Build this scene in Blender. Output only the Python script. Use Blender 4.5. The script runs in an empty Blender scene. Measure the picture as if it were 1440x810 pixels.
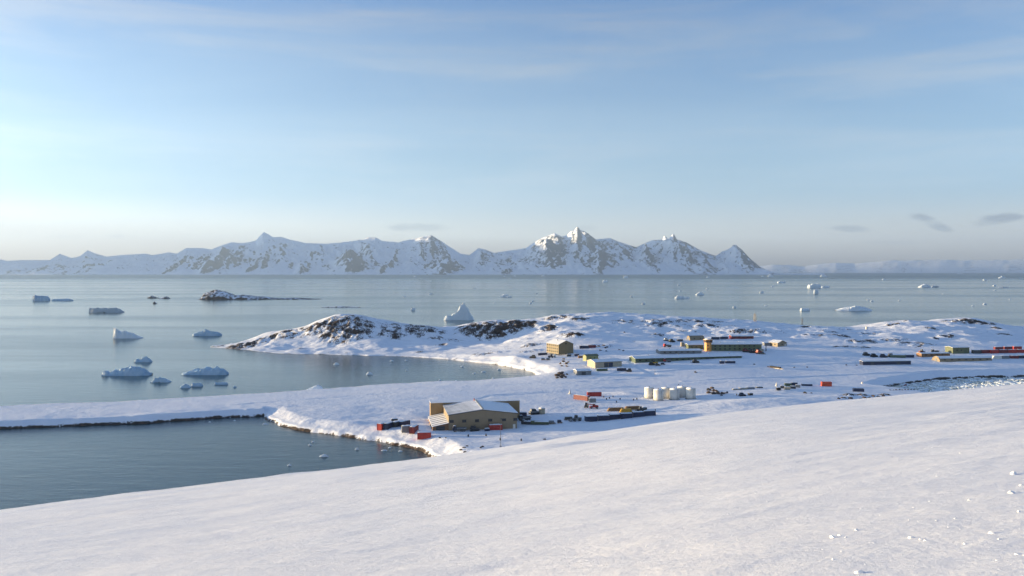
import bpy, math, random
import numpy as np
random.seed(7)
R = math.radians
F, HZ, CU, CH = 1130.0, 381.0, 720.0, 80.0      # focal length in photo pixels, horizon row, centre column, eye height
scene = bpy.context.scene
COL = scene.collection

# ------------------------------------------------------------------ materials
def new_mat(name):
    m = bpy.data.materials.new(name); m.use_nodes = True
    nt = m.node_tree; b = nt.nodes['Principled BSDF']
    return m, nt, b
def N(nt, typ, **kw):
    n = nt.nodes.new(typ)
    for k, v in kw.items():
        if k in n.inputs: n.inputs[k].default_value = v
        else: setattr(n, k, v)
    return n
def ramp(nt, fac, stops):
    r = nt.nodes.new('ShaderNodeValToRGB'); e = r.color_ramp.elements
    while len(e) < len(stops): e.new(0.5)
    for i, (p, c) in enumerate(stops):
        e[i].position = p; e[i].color = (c[0], c[1], c[2], 1) if isinstance(c, (tuple, list)) else (c, c, c, 1)
    nt.links.new(fac, r.inputs[0]); return r
def mixc(nt, fac, a, b):
    m = nt.nodes.new('ShaderNodeMix'); m.data_type = 'RGBA'
    for s, v in ((0, fac), (6, a), (7, b)):
        if isinstance(v, (tuple, list)): m.inputs[s].default_value = (v[0], v[1], v[2], 1)
        elif isinstance(v, (int, float)): m.inputs[s].default_value = v
        else: nt.links.new(v, m.inputs[s])
    return m.outputs[2]
def math_n(nt, op, a, b=0.0, c=None, clamp=False):
    m = nt.nodes.new('ShaderNodeMath'); m.operation = op; m.use_clamp = clamp
    for i, v in enumerate((a, b, c)):
        if v is None: continue
        if isinstance(v, (int, float)): m.inputs[i].default_value = v
        else: nt.links.new(v, m.inputs[i])
    return m.outputs[0]
def maprange(nt, v, a, b, c=0.0, d=1.0):
    m = nt.nodes.new('ShaderNodeMapRange'); m.interpolation_type = 'SMOOTHSTEP'
    nt.links.new(v, m.inputs[0])
    for i, x in zip((1, 2, 3, 4), (a, b, c, d)): m.inputs[i].default_value = x
    return m.outputs[0]

MATS = {}
def paint(name, col, rough=0.6, var=0.22, scale=1.2, metal=0.0):
    if name in MATS: return MATS[name]
    m, nt, b = new_mat(name)
    tc = N(nt, 'ShaderNodeTexCoord')
    n = N(nt, 'ShaderNodeTexNoise', Scale=scale, Detail=5.0, Roughness=0.65)
    nt.links.new(tc.outputs['Object'], n.inputs['Vector'])
    d = tuple(c * (1 - var) for c in col); e = tuple(min(.9, c * (1 + var)) for c in col)
    r = ramp(nt, n.outputs['Fac'], [(0.3, d), (0.7, e)])
    nt.links.new(r.outputs[0], b.inputs['Base Color'])
    b.inputs['Roughness'].default_value = rough; b.inputs['Metallic'].default_value = metal
    bp = N(nt, 'ShaderNodeBump', Strength=0.15, Distance=0.05)
    nt.links.new(n.outputs['Fac'], bp.inputs['Height']); nt.links.new(bp.outputs[0], b.inputs['Normal'])
    MATS[name] = m; return m

SNOW = (0.84, 0.86, 0.90)
def snow_plain():
    return paint('roof_snow', SNOW, 0.7, 0.05, 0.6)
def rock_stack(nt, vec, warm=0.0):
    n = N(nt, 'ShaderNodeTexNoise', Scale=0.35, Detail=8.0, Roughness=0.7)
    nt.links.new(vec, n.inputs['Vector'])
    return ramp(nt, n.outputs['Fac'], [(0.3, (0.016, 0.014, 0.015)), (0.5, (0.052, 0.036, 0.028)), (0.75, (0.17, 0.100, 0.064))]).outputs[0]

def terrain_mat():
    m, nt, b = new_mat('snow_over_rock')
    geo = N(nt, 'ShaderNodeNewGeometry'); P = geo.outputs['Position']
    at = N(nt, 'ShaderNodeAttribute', attribute_name='rock')
    n1 = N(nt, 'ShaderNodeTexNoise', Scale=0.9, Detail=6.0, Roughness=0.7); nt.links.new(P, n1.inputs['Vector'])
    sep = N(nt, 'ShaderNodeSeparateXYZ'); nt.links.new(geo.outputs['Normal'], sep.inputs[0])
    n4 = N(nt, 'ShaderNodeTexNoise', Scale=0.11, Detail=6.0, Roughness=0.6); nt.links.new(P, n4.inputs['Vector'])
    a = math_n(nt, 'ADD', math_n(nt, 'MULTIPLY_ADD', n1.outputs['Fac'], 2.6, -1.3), math_n(nt, 'MULTIPLY_ADD', n4.outputs['Fac'], 3.0, -1.5))
    a = math_n(nt, 'MULTIPLY', a, math_n(nt, 'MULTIPLY', at.outputs['Fac'], 2.5, clamp=True))
    s = math_n(nt, 'ADD', at.outputs['Fac'], a)
    steep = math_n(nt, 'MULTIPLY_ADD', sep.outputs[2], -0.7, 0.62)
    s = math_n(nt, 'ADD', s, steep)
    f = maprange(nt, s, 0.46, 0.60)
    n2 = N(nt, 'ShaderNodeTexNoise', Scale=0.03, Detail=4.0); nt.links.new(P, n2.inputs['Vector'])
    sn = ramp(nt, n2.outputs['Fac'], [(0.3, (0.80, 0.835, 0.89)), (0.7, (0.85, 0.865, 0.90))]).outputs[0]
    nt.links.new(mixc(nt, f, sn, rock_stack(nt, P)), b.inputs['Base Color'])
    b.inputs['Roughness'].default_value = 0.75
    b.inputs['Specular IOR Level'].default_value = 0.25
    n3 = N(nt, 'ShaderNodeTexNoise', Scale=0.35, Detail=7.0, Roughness=0.62); nt.links.new(P, n3.inputs['Vector'])
    bp = N(nt, 'ShaderNodeBump', Strength=0.55, Distance=0.7)
    nt.links.new(n3.outputs['Fac'], bp.inputs['Height']); nt.links.new(bp.outputs[0], b.inputs['Normal'])
    return m

def slope_mat():
    m, nt, b = new_mat('wind_packed_snow')
    geo = N(nt, 'ShaderNodeNewGeometry'); P = geo.outputs['Position']
    mp = N(nt, 'ShaderNodeMapping'); mp.inputs['Rotation'].default_value = (0, 0, R(14)); mp.inputs['Scale'].default_value = (0.35, 1.0, 1.0)
    nt.links.new(P, mp.inputs['Vector'])
    n1 = N(nt, 'ShaderNodeTexNoise', Scale=0.9, Detail=6.0, Roughness=0.62, Distortion=0.3); nt.links.new(mp.outputs[0], n1.inputs['Vector'])
    n2 = N(nt, 'ShaderNodeTexNoise', Scale=9.0, Detail=6.0, Roughness=0.8); nt.links.new(P, n2.inputs['Vector'])
    n3 = N(nt, 'ShaderNodeTexNoise', Scale=0.12, Detail=3.0); nt.links.new(P, n3.inputs['Vector'])
    c = ramp(nt, n3.outputs['Fac'], [(0.3, (0.80, 0.82, 0.855)), (0.7, (0.865, 0.865, 0.87))]).outputs[0]
    nt.links.new(c, b.inputs['Base Color'])
    b.inputs['Roughness'].default_value = 0.6; b.inputs['Specular IOR Level'].default_value = 0.3
    b1 = N(nt, 'ShaderNodeBump', Strength=0.75, Distance=0.13); nt.links.new(n1.outputs['Fac'], b1.inputs['Height'])
    b2 = N(nt, 'ShaderNodeBump', Strength=0.6, Distance=0.03); nt.links.new(n2.outputs['Fac'], b2.inputs['Height'])
    nt.links.new(b1.outputs[0], b2.inputs['Normal']); nt.links.new(b2.outputs[0], b.inputs['Normal'])
    return m

def mountain_mat():
    m, nt, b = new_mat('mountain_snow_and_rock')
    geo = N(nt, 'ShaderNodeNewGeometry'); P = geo.outputs['Position']
    at = N(nt, 'ShaderNodeAttribute', attribute_name='rock')
    n1 = N(nt, 'ShaderNodeTexNoise', Scale=0.009, Detail=8.0, Roughness=0.72); nt.links.new(P, n1.inputs['Vector'])
    s = math_n(nt, 'ADD', at.outputs['Fac'], math_n(nt, 'MULTIPLY_ADD', n1.outputs['Fac'], 3.2, -1.6))
    f = maprange(nt, s, 0.36, 0.72)
    nt.links.new(mixc(nt, f, (0.80, 0.84, 0.90), (0.036, 0.044, 0.060)), b.inputs['Base Color'])
    b.inputs['Roughness'].default_value = 0.9; b.inputs['Specular IOR Level'].default_value = 0.1
    bp = N(nt, 'ShaderNodeBump', Strength=0.7, Distance=45.0)
    nt.links.new(n1.outputs['Fac'], bp.inputs['Height']); nt.links.new(bp.outputs[0], b.inputs['Normal'])
    return m

def sea_mat():
    m, nt, b = new_mat('sea_water')
    geo = N(nt, 'ShaderNodeNewGeometry'); P = geo.outputs['Position']
    sep = N(nt, 'ShaderNodeSeparateXYZ'); nt.links.new(P, sep.inputs[0])
    b.inputs['Base Color'].default_value = (0.014, 0.055, 0.062, 1)
    b.inputs['IOR'].default_value = 1.33
    # calm slicks and wind-ruffled bands: long across the view, short along it
    mp = N(nt, 'ShaderNodeMapping'); mp.inputs['Scale'].default_value = (0.0007, 0.0034, 1.0); mp.inputs['Rotation'].default_value = (0, 0, R(-6))
    nt.links.new(P, mp.inputs['Vector'])
    band = N(nt, 'ShaderNodeTexNoise', Scale=1.0, Detail=5.0, Roughness=0.6, Distortion=0.4); nt.links.new(mp.outputs[0], band.inputs['Vector'])
    wind = maprange(nt, band.outputs['Fac'], 0.40, 0.68)
    far = math_n(nt, 'MULTIPLY', maprange(nt, math_n(nt, 'MULTIPLY_ADD', band.outputs['Fac'], 5000.0, sep.outputs[1]), 7500.0, 13000.0), 0.7)
    wind = math_n(nt, 'MAXIMUM', wind, far)
    nt.links.new(math_n(nt, 'MULTIPLY_ADD', far, 0.25, math_n(nt, 'MULTIPLY_ADD', wind, 0.10, 0.12)), b.inputs['Roughness'])
    mp2 = N(nt, 'ShaderNodeMapping'); mp2.inputs['Scale'].default_value = (0.28, 0.55, 1.0); mp2.inputs['Rotation'].default_value = (0, 0, R(20))
    nt.links.new(P, mp2.inputs['Vector'])
    w1 = N(nt, 'ShaderNodeTexNoise', Scale=1.0, Detail=4.0, Roughness=0.6); nt.links.new(mp2.outputs[0], w1.inputs['Vector'])
    bp = N(nt, 'ShaderNodeBump', Distance=0.35)
    nt.links.new(math_n(nt, 'MULTIPLY_ADD', wind, 0.16, 0.16), bp.inputs['Strength'])
    nt.links.new(w1.outputs['Fac'], bp.inputs['Height'])
    mp3 = N(nt, 'ShaderNodeMapping'); mp3.inputs['Scale'].default_value = (0.05, 0.16, 1.0); mp3.inputs['Rotation'].default_value = (0, 0, R(12))
    nt.links.new(P, mp3.inputs['Vector'])
    w2 = N(nt, 'ShaderNodeTexNoise', Scale=1.0, Detail=5.0, Roughness=0.65, Distortion=0.4); nt.links.new(mp3.outputs[0], w2.inputs['Vector'])
    bq = N(nt, 'ShaderNodeBump', Strength=0.22, Distance=0.9); nt.links.new(w2.outputs['Fac'], bq.inputs['Height']); nt.links.new(bp.outputs[0], bq.inputs['Normal'])
    nt.links.new(bq.outputs[0], b.inputs['Normal'])
    return m

def ice_mat(name, lo, hi):
    if name in MATS: return MATS[name]
    m, nt, b = new_mat(name)
    tc = N(nt, 'ShaderNodeTexCoord')
    n = N(nt, 'ShaderNodeTexNoise', Scale=0.25, Detail=7.0, Roughness=0.65); nt.links.new(tc.outputs['Object'], n.inputs['Vector'])
    nt.links.new(ramp(nt, n.outputs['Fac'], [(0.3, lo), (0.7, hi)]).outputs[0], b.inputs['Base Color'])
    b.inputs['Roughness'].default_value = 0.5
    bp = N(nt, 'ShaderNodeBump', Strength=0.6, Distance=1.0)
    nt.links.new(n.outputs['Fac'], bp.inputs['Height']); nt.links.new(bp.outputs[0], b.inputs['Normal'])
    MATS[name] = m; return m

def ribbed_snow_roof():
    m, nt, b = new_mat('ribbed_metal_roof_with_snow')
    tc = N(nt, 'ShaderNodeTexCoord')
    w = N(nt, 'ShaderNodeTexWave', Scale=0.095, Distortion=0.6); w.bands_direction = 'Y'; w.inputs['Detail'].default_value = 2.0
    nt.links.new(tc.outputs['Object'], w.inputs['Vector'])
    n = N(nt, 'ShaderNodeTexNoise', Scale=0.14, Detail=4.0); nt.links.new(tc.outputs['Object'], n.inputs['Vector'])
    f = math_n(nt, 'ADD', w.outputs['Fac'], math_n(nt, 'MULTIPLY_ADD', n.outputs['Fac'], 1.8, -1.35))
    sx = N(nt, 'ShaderNodeSeparateXYZ'); nt.links.new(tc.outputs['Object'], sx.inputs[0])
    f = math_n(nt, 'ADD', f, math_n(nt, 'MULTIPLY', sx.outputs[0], 0.055))
    nt.links.new(mixc(nt, maprange(nt, f, 0.30, 0.62), (0.30, 0.32, 0.34), SNOW), b.inputs['Base Color'])
    b.inputs['Roughness'].default_value = 0.5
    return m
M_SNOW = snow_plain()
M_TAN = paint('tan_cladding', (0.27, 0.205, 0.125), 0.6, 0.10, 0.3)
M_TAN2 = paint('ochre_cladding', (0.29, 0.195, 0.095), 0.6, 0.14, 0.5)
M_UMBER = paint('umber_cladding', (0.20, 0.150, 0.075), 0.6, 0.14, 0.5)
M_BROWN = paint('brown_cladding', (0.24, 0.125, 0.055), 0.6, 0.15, 0.6)
M_BEIGE = paint('beige_cladding', (0.40, 0.34, 0.24), 0.6, 0.12, 0.5)
M_GREEN = paint('dark_green_cladding', (0.085, 0.115, 0.065), 0.6, 0.15, 0.5)
M_OLIVE = paint('olive_cladding', (0.13, 0.145, 0.075), 0.6, 0.15, 0.5)
M_LIME = paint('lime_green_cladding', (0.24, 0.26, 0.11), 0.6, 0.12, 0.5)
M_GREY = paint('grey_cladding', (0.18, 0.19, 0.20), 0.6, 0.18, 0.6)
M_DGREY = paint('dark_grey_paint', (0.05, 0.055, 0.06), 0.55, 0.25, 0.8)
M_RED = paint('red_paint', (0.38, 0.028, 0.020), 0.5, 0.25, 0.8)
M_DRED = paint('dark_red_paint', (0.17, 0.022, 0.022), 0.55, 0.25, 0.8)
M_ORANGE = paint('orange_red_paint', (0.62, 0.075, 0.025), 0.5, 0.15, 0.8)
M_NAVY = paint('navy_paint', (0.018, 0.026, 0.062), 0.5, 0.25, 0.8)
M_YELL = paint('yellow_paint', (0.55, 0.33, 0.04), 0.5, 0.2, 0.8)
M_OCHRE = paint('orange_tower_paint', (0.60, 0.27, 0.055), 0.55, 0.15, 0.8)
M_WHITE = paint('white_tank_paint', (0.68, 0.65, 0.58), 0.5, 0.10, 0.4)
M_BLACK = paint('black_rubber', (0.02, 0.02, 0.022), 0.8, 0.2, 2.0)
M_GLASS = paint('dark_window_glass', (0.025, 0.03, 0.035), 0.12, 0.1, 1.0)
M_WOOD = paint('weathered_timber', (0.27, 0.16, 0.075), 0.8, 0.35, 1.5)
M_STEEL = paint('galvanised_steel', (0.34, 0.34, 0.33), 0.45, 0.15, 1.0, 0.4)
M_ROCKB = paint('brown_boulder_rock', (0.085, 0.058, 0.045), 0.85, 0.45, 0.9)
M_ROCKD = paint('dark_boulder_rock', (0.040, 0.036, 0.036), 0.85, 0.4, 0.9)
M_ICE = ice_mat('white_glacier_ice', (0.66, 0.76, 0.83), (0.82, 0.86, 0.89))
M_ICEB = ice_mat('blue_glacier_ice', (0.24, 0.43, 0.60), (0.54, 0.68, 0.80))
M_ICEG = ice_mat('grey_glacier_ice', (0.36, 0.43, 0.48), (0.52, 0.58, 0.62))

# ------------------------------------------------------------------ tagging
def tag(o, label=None, cat=None, group=None, kind=None):
    if label: o['label'] = label
    if cat: o['category'] = cat
    if group: o['group'] = group
    if kind: o['kind'] = kind
    return o
def thing(name, loc, rz, label, cat, group=None, scale=1.0):
    o = bpy.data.objects.new(name, None); COL.objects.link(o)
    o.location = loc; o.rotation_euler = (0, 0, rz); o.scale = (scale,) * 3; o.empty_display_size = 1
    return tag(o, label, cat, group)
def copy_tree(o, parent=None):
    c = o.copy(); COL.objects.link(c)
    if parent is not None: c.parent = parent
    for ch in list(o.children): copy_tree(ch, c)
    return c

# ------------------------------------------------------------------ mesh collector
class MB:
    def __init__(s): s.v = []; s.f = []; s.sm = []
    def add(s, vs, fs, smooth=False):
        k = len(s.v); s.v += [tuple(p) for p in vs]; s.f += [tuple(i + k for i in f) for f in fs]; s.sm += [smooth] * len(fs); return s
    def box(s, cx, cy, cz, sx, sy, sz, rz=0.0, ry=0.0):
        c, n = math.cos(rz), math.sin(rz); cb, sb = math.cos(ry), math.sin(ry); vs = []
        for z in (-sz / 2, sz / 2):
            for x, y in ((-sx / 2, -sy / 2), (sx / 2, -sy / 2), (sx / 2, sy / 2), (-sx / 2, sy / 2)):
                X = x * cb + z * sb; Z = -x * sb + z * cb
                vs.append((cx + X * c - y * n, cy + X * n + y * c, cz + Z))
        return s.add(vs, [(3, 2, 1, 0), (4, 5, 6, 7), (0, 1, 5, 4), (1, 2, 6, 5), (2, 3, 7, 6), (3, 0, 4, 7)])
    def ext(s, prof, y0, y1):
        n = len(prof); vs = [(x, y0, z) for x, z in prof] + [(x, y1, z) for x, z in prof]
        fs = [tuple(range(n)), tuple(range(2 * n - 1, n - 1, -1))] + [(i, i + n, (i + 1) % n + n, (i + 1) % n) for i in range(n)]
        return s.add(vs, fs)
    def extx(s, prof, x0, x1):
        n = len(prof); vs = [(x0, y, z) for y, z in prof] + [(x1, y, z) for y, z in prof]
        fs = [tuple(range(n - 1, -1, -1)), tuple(range(n, 2 * n))] + [(i, (i + 1) % n, (i + 1) % n + n, i + n) for i in range(n)]
        return s.add(vs, fs)
    def cyl(s, p0, p1, r0, r1=None, n=10, smooth=True):
        r1 = r0 if r1 is None else r1
        a = np.array(p0, float); b = np.array(p1, float); d = b - a; d /= np.linalg.norm(d)
        t = np.array((0, 0, 1.0)) if abs(d[2]) < .9 else np.array((1.0, 0, 0)); e1 = np.cross(t, d); e1 /= np.linalg.norm(e1); e2 = np.cross(d, e1)
        vs = []
        for p, r in ((a, r0), (b, r1)):
            for i in range(n):
                w = 2 * math.pi * i / n; vs.append(p + r * (math.cos(w) * e1 + math.sin(w) * e2))
        k = len(s.v)
        s.add(vs, [(i, (i + 1) % n, (i + 1) % n + n, i + n) for i in range(n)], smooth)
        s.f += [tuple(k + i for i in range(n - 1, -1, -1)), tuple(k + n + i for i in range(n))]; s.sm += [False, False]
        return s
    def build(s, name, mat, parent=None):
        me = bpy.data.meshes.new(name); me.from_pydata(s.v, [], s.f); me.polygons.foreach_set('use_smooth', s.sm)
        me.materials.append(mat); me.update()
        o = bpy.data.objects.new(name, me); COL.objects.link(o)
        if parent is not None: o.parent = parent
        return o
def B(*a, **k): return MB().box(*a, **k)

# ------------------------------------------------------------------ noise
def _h(ix, iy, seed):
    a = (ix.astype(np.int64) * 374761393 + iy.astype(np.int64) * 668265263 + seed * 974711) & 0xffffffff
    a = ((a ^ (a >> 13)) * 1274126177) & 0xffffffff
    a = (a ^ (a >> 16)) & 0xffff
    return a / 65535.0
def vnoise(x, y, seed=0):
    ix = np.floor(x); iy = np.floor(y); fx = x - ix; fy = y - iy
    ix = ix.astype(np.int64); iy = iy.astype(np.int64)
    u = fx * fx * fx * (fx * (fx * 6 - 15) + 10); w = fy * fy * fy * (fy * (fy * 6 - 15) + 10)
    a = _h(ix, iy, seed) * (1 - u) + _h(ix + 1, iy, seed) * u
    b = _h(ix, iy + 1, seed) * (1 - u) + _h(ix + 1, iy + 1, seed) * u
    return (a * (1 - w) + b * w) * 2 - 1
def fbm(x, y, octv=5, seed=0, gain=0.5, ridged=False):
    t = 0; amp = 1; s = 0; c, n = math.cos(.6), math.sin(.6)
    for i in range(octv):
        v = vnoise(x, y, seed + i * 17)
        t = t + amp * ((1 - 2 * np.abs(v)) if ridged else v); s += amp; amp *= gain
        x, y = (x * c - y * n) * 2.03 + 3.7, (x * n + y * c) * 2.03 - 1.3
    return t / s
def sst(a, b, x):
    t = np.clip((x - a) / (b - a), 0, 1); return t * t * (3 - 2 * t)

def grid_mesh(name, X, Y, Z, mat, attr=None):
    nr, nc = X.shape
    me = bpy.data.meshes.new(name)
    co = np.stack([X, Y, Z], -1).reshape(-1, 3).astype(np.float32)
    idx = np.arange(nr * nc).reshape(nr, nc)
    q = np.stack([idx[:-1, :-1], idx[:-1, 1:], idx[1:, 1:], idx[1:, :-1]], -1).reshape(-1, 4)
    me.vertices.add(len(co)); me.vertices.foreach_set('co', co.ravel())
    me.loops.add(q.size); me.loops.foreach_set('vertex_index', q.ravel().astype(np.int32))
    me.polygons.add(len(q)); me.polygons.foreach_set('loop_start', np.arange(0, q.size, 4, dtype=np.int32))
    me.polygons.foreach_set('use_smooth', np.ones(len(q), dtype=bool))
    me.update(); me.validate()
    if attr is not None:
        a = me.attributes.new('rock', 'FLOAT', 'POINT'); a.data.foreach_set('value', attr.ravel().astype(np.float32))
    me.materials.append(mat)
    o = bpy.data.objects.new(name, me); COL.objects.link(o); return o

# ------------------------------------------------------------------ the peninsula terrain
def seaY(v): return CH * F / (v - HZ)
def xy(u, Y): return ((u - CU) / F * Y, Y)
coast = [xy(u, seaY(v)) for u, v in [(-420, 616), (-250, 611), (0, 604), (60, 602), (120, 599), (190, 596), (250, 592), (300, 589), (340, 587), (372, 585), (380, 591),
    (392, 598), (410, 604), (440, 608), (470, 612), (500, 616), (530, 620), (555, 625), (578, 630), (592, 634), (602, 641), (612, 650), (700, 690), (1000, 690),
    (1300, 620), (1345, 566), (1300, 553), (1262, 549), (1240, 546), (1262, 541), (1290, 537), (1320, 534), (1370, 531), (1440, 529), (1560, 527), (1900, 524)]]
coast += [xy(u, Y) for u, Y in [(1900, 1080), (1440, 1050), (1360, 1050), (1200, 1000), (1060, 1020), (860, 1050), (740, 1030), (640, 970), (560, 965),
    (470, 970), (400, 945), (350, 905), (320, 880), (300, 862)]]
coast += [xy(u, seaY(v)) for u, v in [(298, 488), (325, 490), (350, 492), (400, 497), (450, 498), (520, 500), (570, 501), (600, 503), (640, 506), (665, 509), (700, 513),
    (728, 518), (748, 523), (762, 528), (760, 531), (740, 532.5), (700, 534), (640, 536), (600, 537), (560, 539.5), (530, 541), (500, 544), (470, 546), (450, 548), (425, 550), (380, 553),
    (300, 558), (220, 562), (150, 566), (80, 569), (0, 573), (-250, 583), (-420, 590)]]
coast = np.array(coast)
def coast_sd(x, y):
    d2 = np.full(x.shape, 1e12); ins = np.zeros(x.shape, bool)
    n = len(coast)
    for i in range(n):
        ax, ay = coast[i]; bx, by = coast[(i + 1) % n]
        ex, ey = bx - ax, by - ay
        t = np.clip(((x - ax) * ex + (y - ay) * ey) / (ex * ex + ey * ey), 0, 1)
        d2 = np.minimum(d2, (x - ax - t * ex) ** 2 + (y - ay - t * ey) ** 2)
        c = (ay > y) != (by > y)
        if ay != by: ins ^= c & (x < (bx - ax) * (y - ay) / (by - ay) + ax)
    d = np.sqrt(d2); return np.where(ins, d, -d)
ctl = []
for u, v, z in [(-350, 603, 3.2), (-200, 598, 3.2), (0, 589, 3.2), (150, 582, 3.2), (300, 574, 3.4), (420, 570, 4), (440, 596, 4), (500, 603, 4), (560, 611, 4), (598, 620, 4.2),
                (600, 608, 3.8), (660, 606, 3.8), (730, 601, 4), (640, 632, 5), (720, 622, 5), (540, 560, 4.2), (620, 550, 4.5), (700, 550, 4.6), (800, 588, 4.5), (820, 560, 4.8),
                (940, 562, 5), (1000, 552, 5.5), (1100, 547, 6), (1160, 560, 7), (900, 590, 6), (1030, 575, 8), (1100, 566, 8), (1200, 552, 5), (1210, 562, 7), (800, 540, 4.8), (900, 533, 4.8), (1100, 525, 4.8), (1300, 521, 4.5),
                (1440, 516, 4.5), (1650, 512, 4.5), (1850, 508, 5), (780, 515, 5.5), (850, 520, 6), (900, 508, 8), (1000, 511, 8), (1050, 495, 10.5), (990, 495, 11), (930, 496, 10.5),
                (790, 500, 8), (1100, 489, 11.5), (1140, 505, 8), (1230, 507, 7), (1300, 505, 7), (1400, 509, 6.3), (1440, 499, 8.5), (1340, 497, 9), (690, 500, 5), (740, 505, 6), (640, 494, 4.5),
                (560, 490, 4), (480, 492, 3.5), (420, 491, 3), (360, 488, 2.5), (320, 487, 1.5)]:
    Y = (CH - z) * F / (v - HZ); ctl.append((*xy(u, Y), z))
for u, v, Y in [(340, 480, 875), (358, 474, 872), (372, 470.5, 872), (400, 464.5, 868), (418, 463.5, 866), (432, 459, 865), (445, 450.5, 863), (470, 444, 860), (495, 443, 860), (520, 447, 860), (545, 454, 862), (570, 459, 860), (600, 461, 860), (640, 464, 870), (660, 455, 880),
                (690, 452, 882), (720, 451, 885), (745, 449, 895), (780, 443, 905), (820, 441, 905), (850, 440, 905), (900, 442, 905), (950, 446, 900), (1000, 448, 895), (1060, 452, 890), (1130, 457, 880), (1190, 462, 865),
                (1235, 456, 870), (1270, 451, 880), (1310, 453, 890), (1335, 447, 905), (1360, 446, 908), (1385, 451, 905), (1420, 458, 895), (1500, 463, 890), (1700, 462, 890),
                (690, 478, 832), (600, 478, 822), (480, 484, 815), (430, 484, 822), (800, 476, 750), (805, 463, 800), (860, 465, 800), (930, 468, 800), (1000, 465, 810), (1060, 465, 800), (1150, 475, 770), (1250, 470, 790), (1300, 476, 770), (1330, 468, 800), (1400, 474, 790), (1440, 478, 780), (1700, 478, 780)]:
    ctl.append((*xy(u, Y), CH - (v - HZ) / F * Y))
for u, Y, z in [(340, 895, 2), (400, 935, 3), (470, 940, 4), (560, 940, 3), (640, 945, 3), (740, 1000, 4), (860, 1020, 4), (1060, 990, 4), (1200, 970, 4), (1360, 1020, 4), (1440, 1020, 4), (1800, 1050, 4), (690, 640, 0), (600, 680, 0)]:
    ctl.append((*xy(u, Y), z))
ctl = np.array(ctl)
def tps_fit(c):
    S = 100.0; p = c[:, :2] / S; n = len(p)
    d2 = ((p[:, None] - p[None]) ** 2).sum(-1); K = 0.5 * d2 * np.log(d2 + 1e-12) + np.eye(n) * 0.02
    Pm = np.hstack([np.ones((n, 1)), p]); A = np.block([[K, Pm], [Pm.T, np.zeros((3, 3))]])
    w = np.linalg.solve(A, np.concatenate([c[:, 2], np.zeros(3)]))
    def f(x, y):
        x = x / S; y = y / S; r = w[n] + w[n + 1] * x + w[n + 2] * y
        for i in range(n):
            d = (x - p[i, 0]) ** 2 + (y - p[i, 1]) ** 2; r = r + w[i] * 0.5 * d * np.log(d + 1e-12)
        return r
    return f
tps = tps_fit(ctl)
GU = np.concatenate([np.linspace(-420, -60, 90)[:-1], np.arange(-60, 1500, 2.0), np.linspace(1500, 1880, 90)])
GY = np.concatenate([np.arange(285, 1000, 1.0), np.arange(1000, 1090, 4.0)])
UU, YY = np.meshgrid(GU, GY); XX = (UU - CU) / F * YY
base = np.maximum(tps(XX, YY), 1.2)
warp = fbm(XX / 9, YY / 9, 4, 5) * 2.2 + fbm(XX / 40, YY / 40, 3, 9) * 3.0
sd = coast_sd(XX, YY) + warp
def colat(u): return int(np.argmin(np.abs(GU - u)))
def gp_on(Z, u, v):
    k = np.searchsorted(GU, u); k = min(max(k, 1), len(GU) - 1); t = (u - GU[k - 1]) / (GU[k] - GU[k - 1])
    z = Z[:, k - 1] * (1 - t) + Z[:, k] * t
    ray = CH - (v - HZ) / F * GY
    hit = np.nonzero(np.maximum(z, 0) >= ray)[0]
    if not len(hit): return None
    i = hit[0]
    if i == 0: return (*xy(u, GY[0]), max(z[0], 0))
    a = ray[i - 1] - max(z[i - 1], 0); b = max(z[i], 0) - ray[i]; s = a / (a + b + 1e-9)
    Y = GY[i - 1] + (GY[i] - GY[i - 1]) * s; zz = z[i - 1] + (z[i] - z[i - 1]) * s
    return (*xy(u, Y), zz)
Z0 = base * (0.30 + 0.70 * sst(0, 14, sd)) 
Z0 = np.where(sd < 2.5, Z0 * sst(-0.6, 2.5, sd), Z0); Z0 = np.where(sd < 0, np.maximum(-3, sd * 0.6), Z0)
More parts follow.
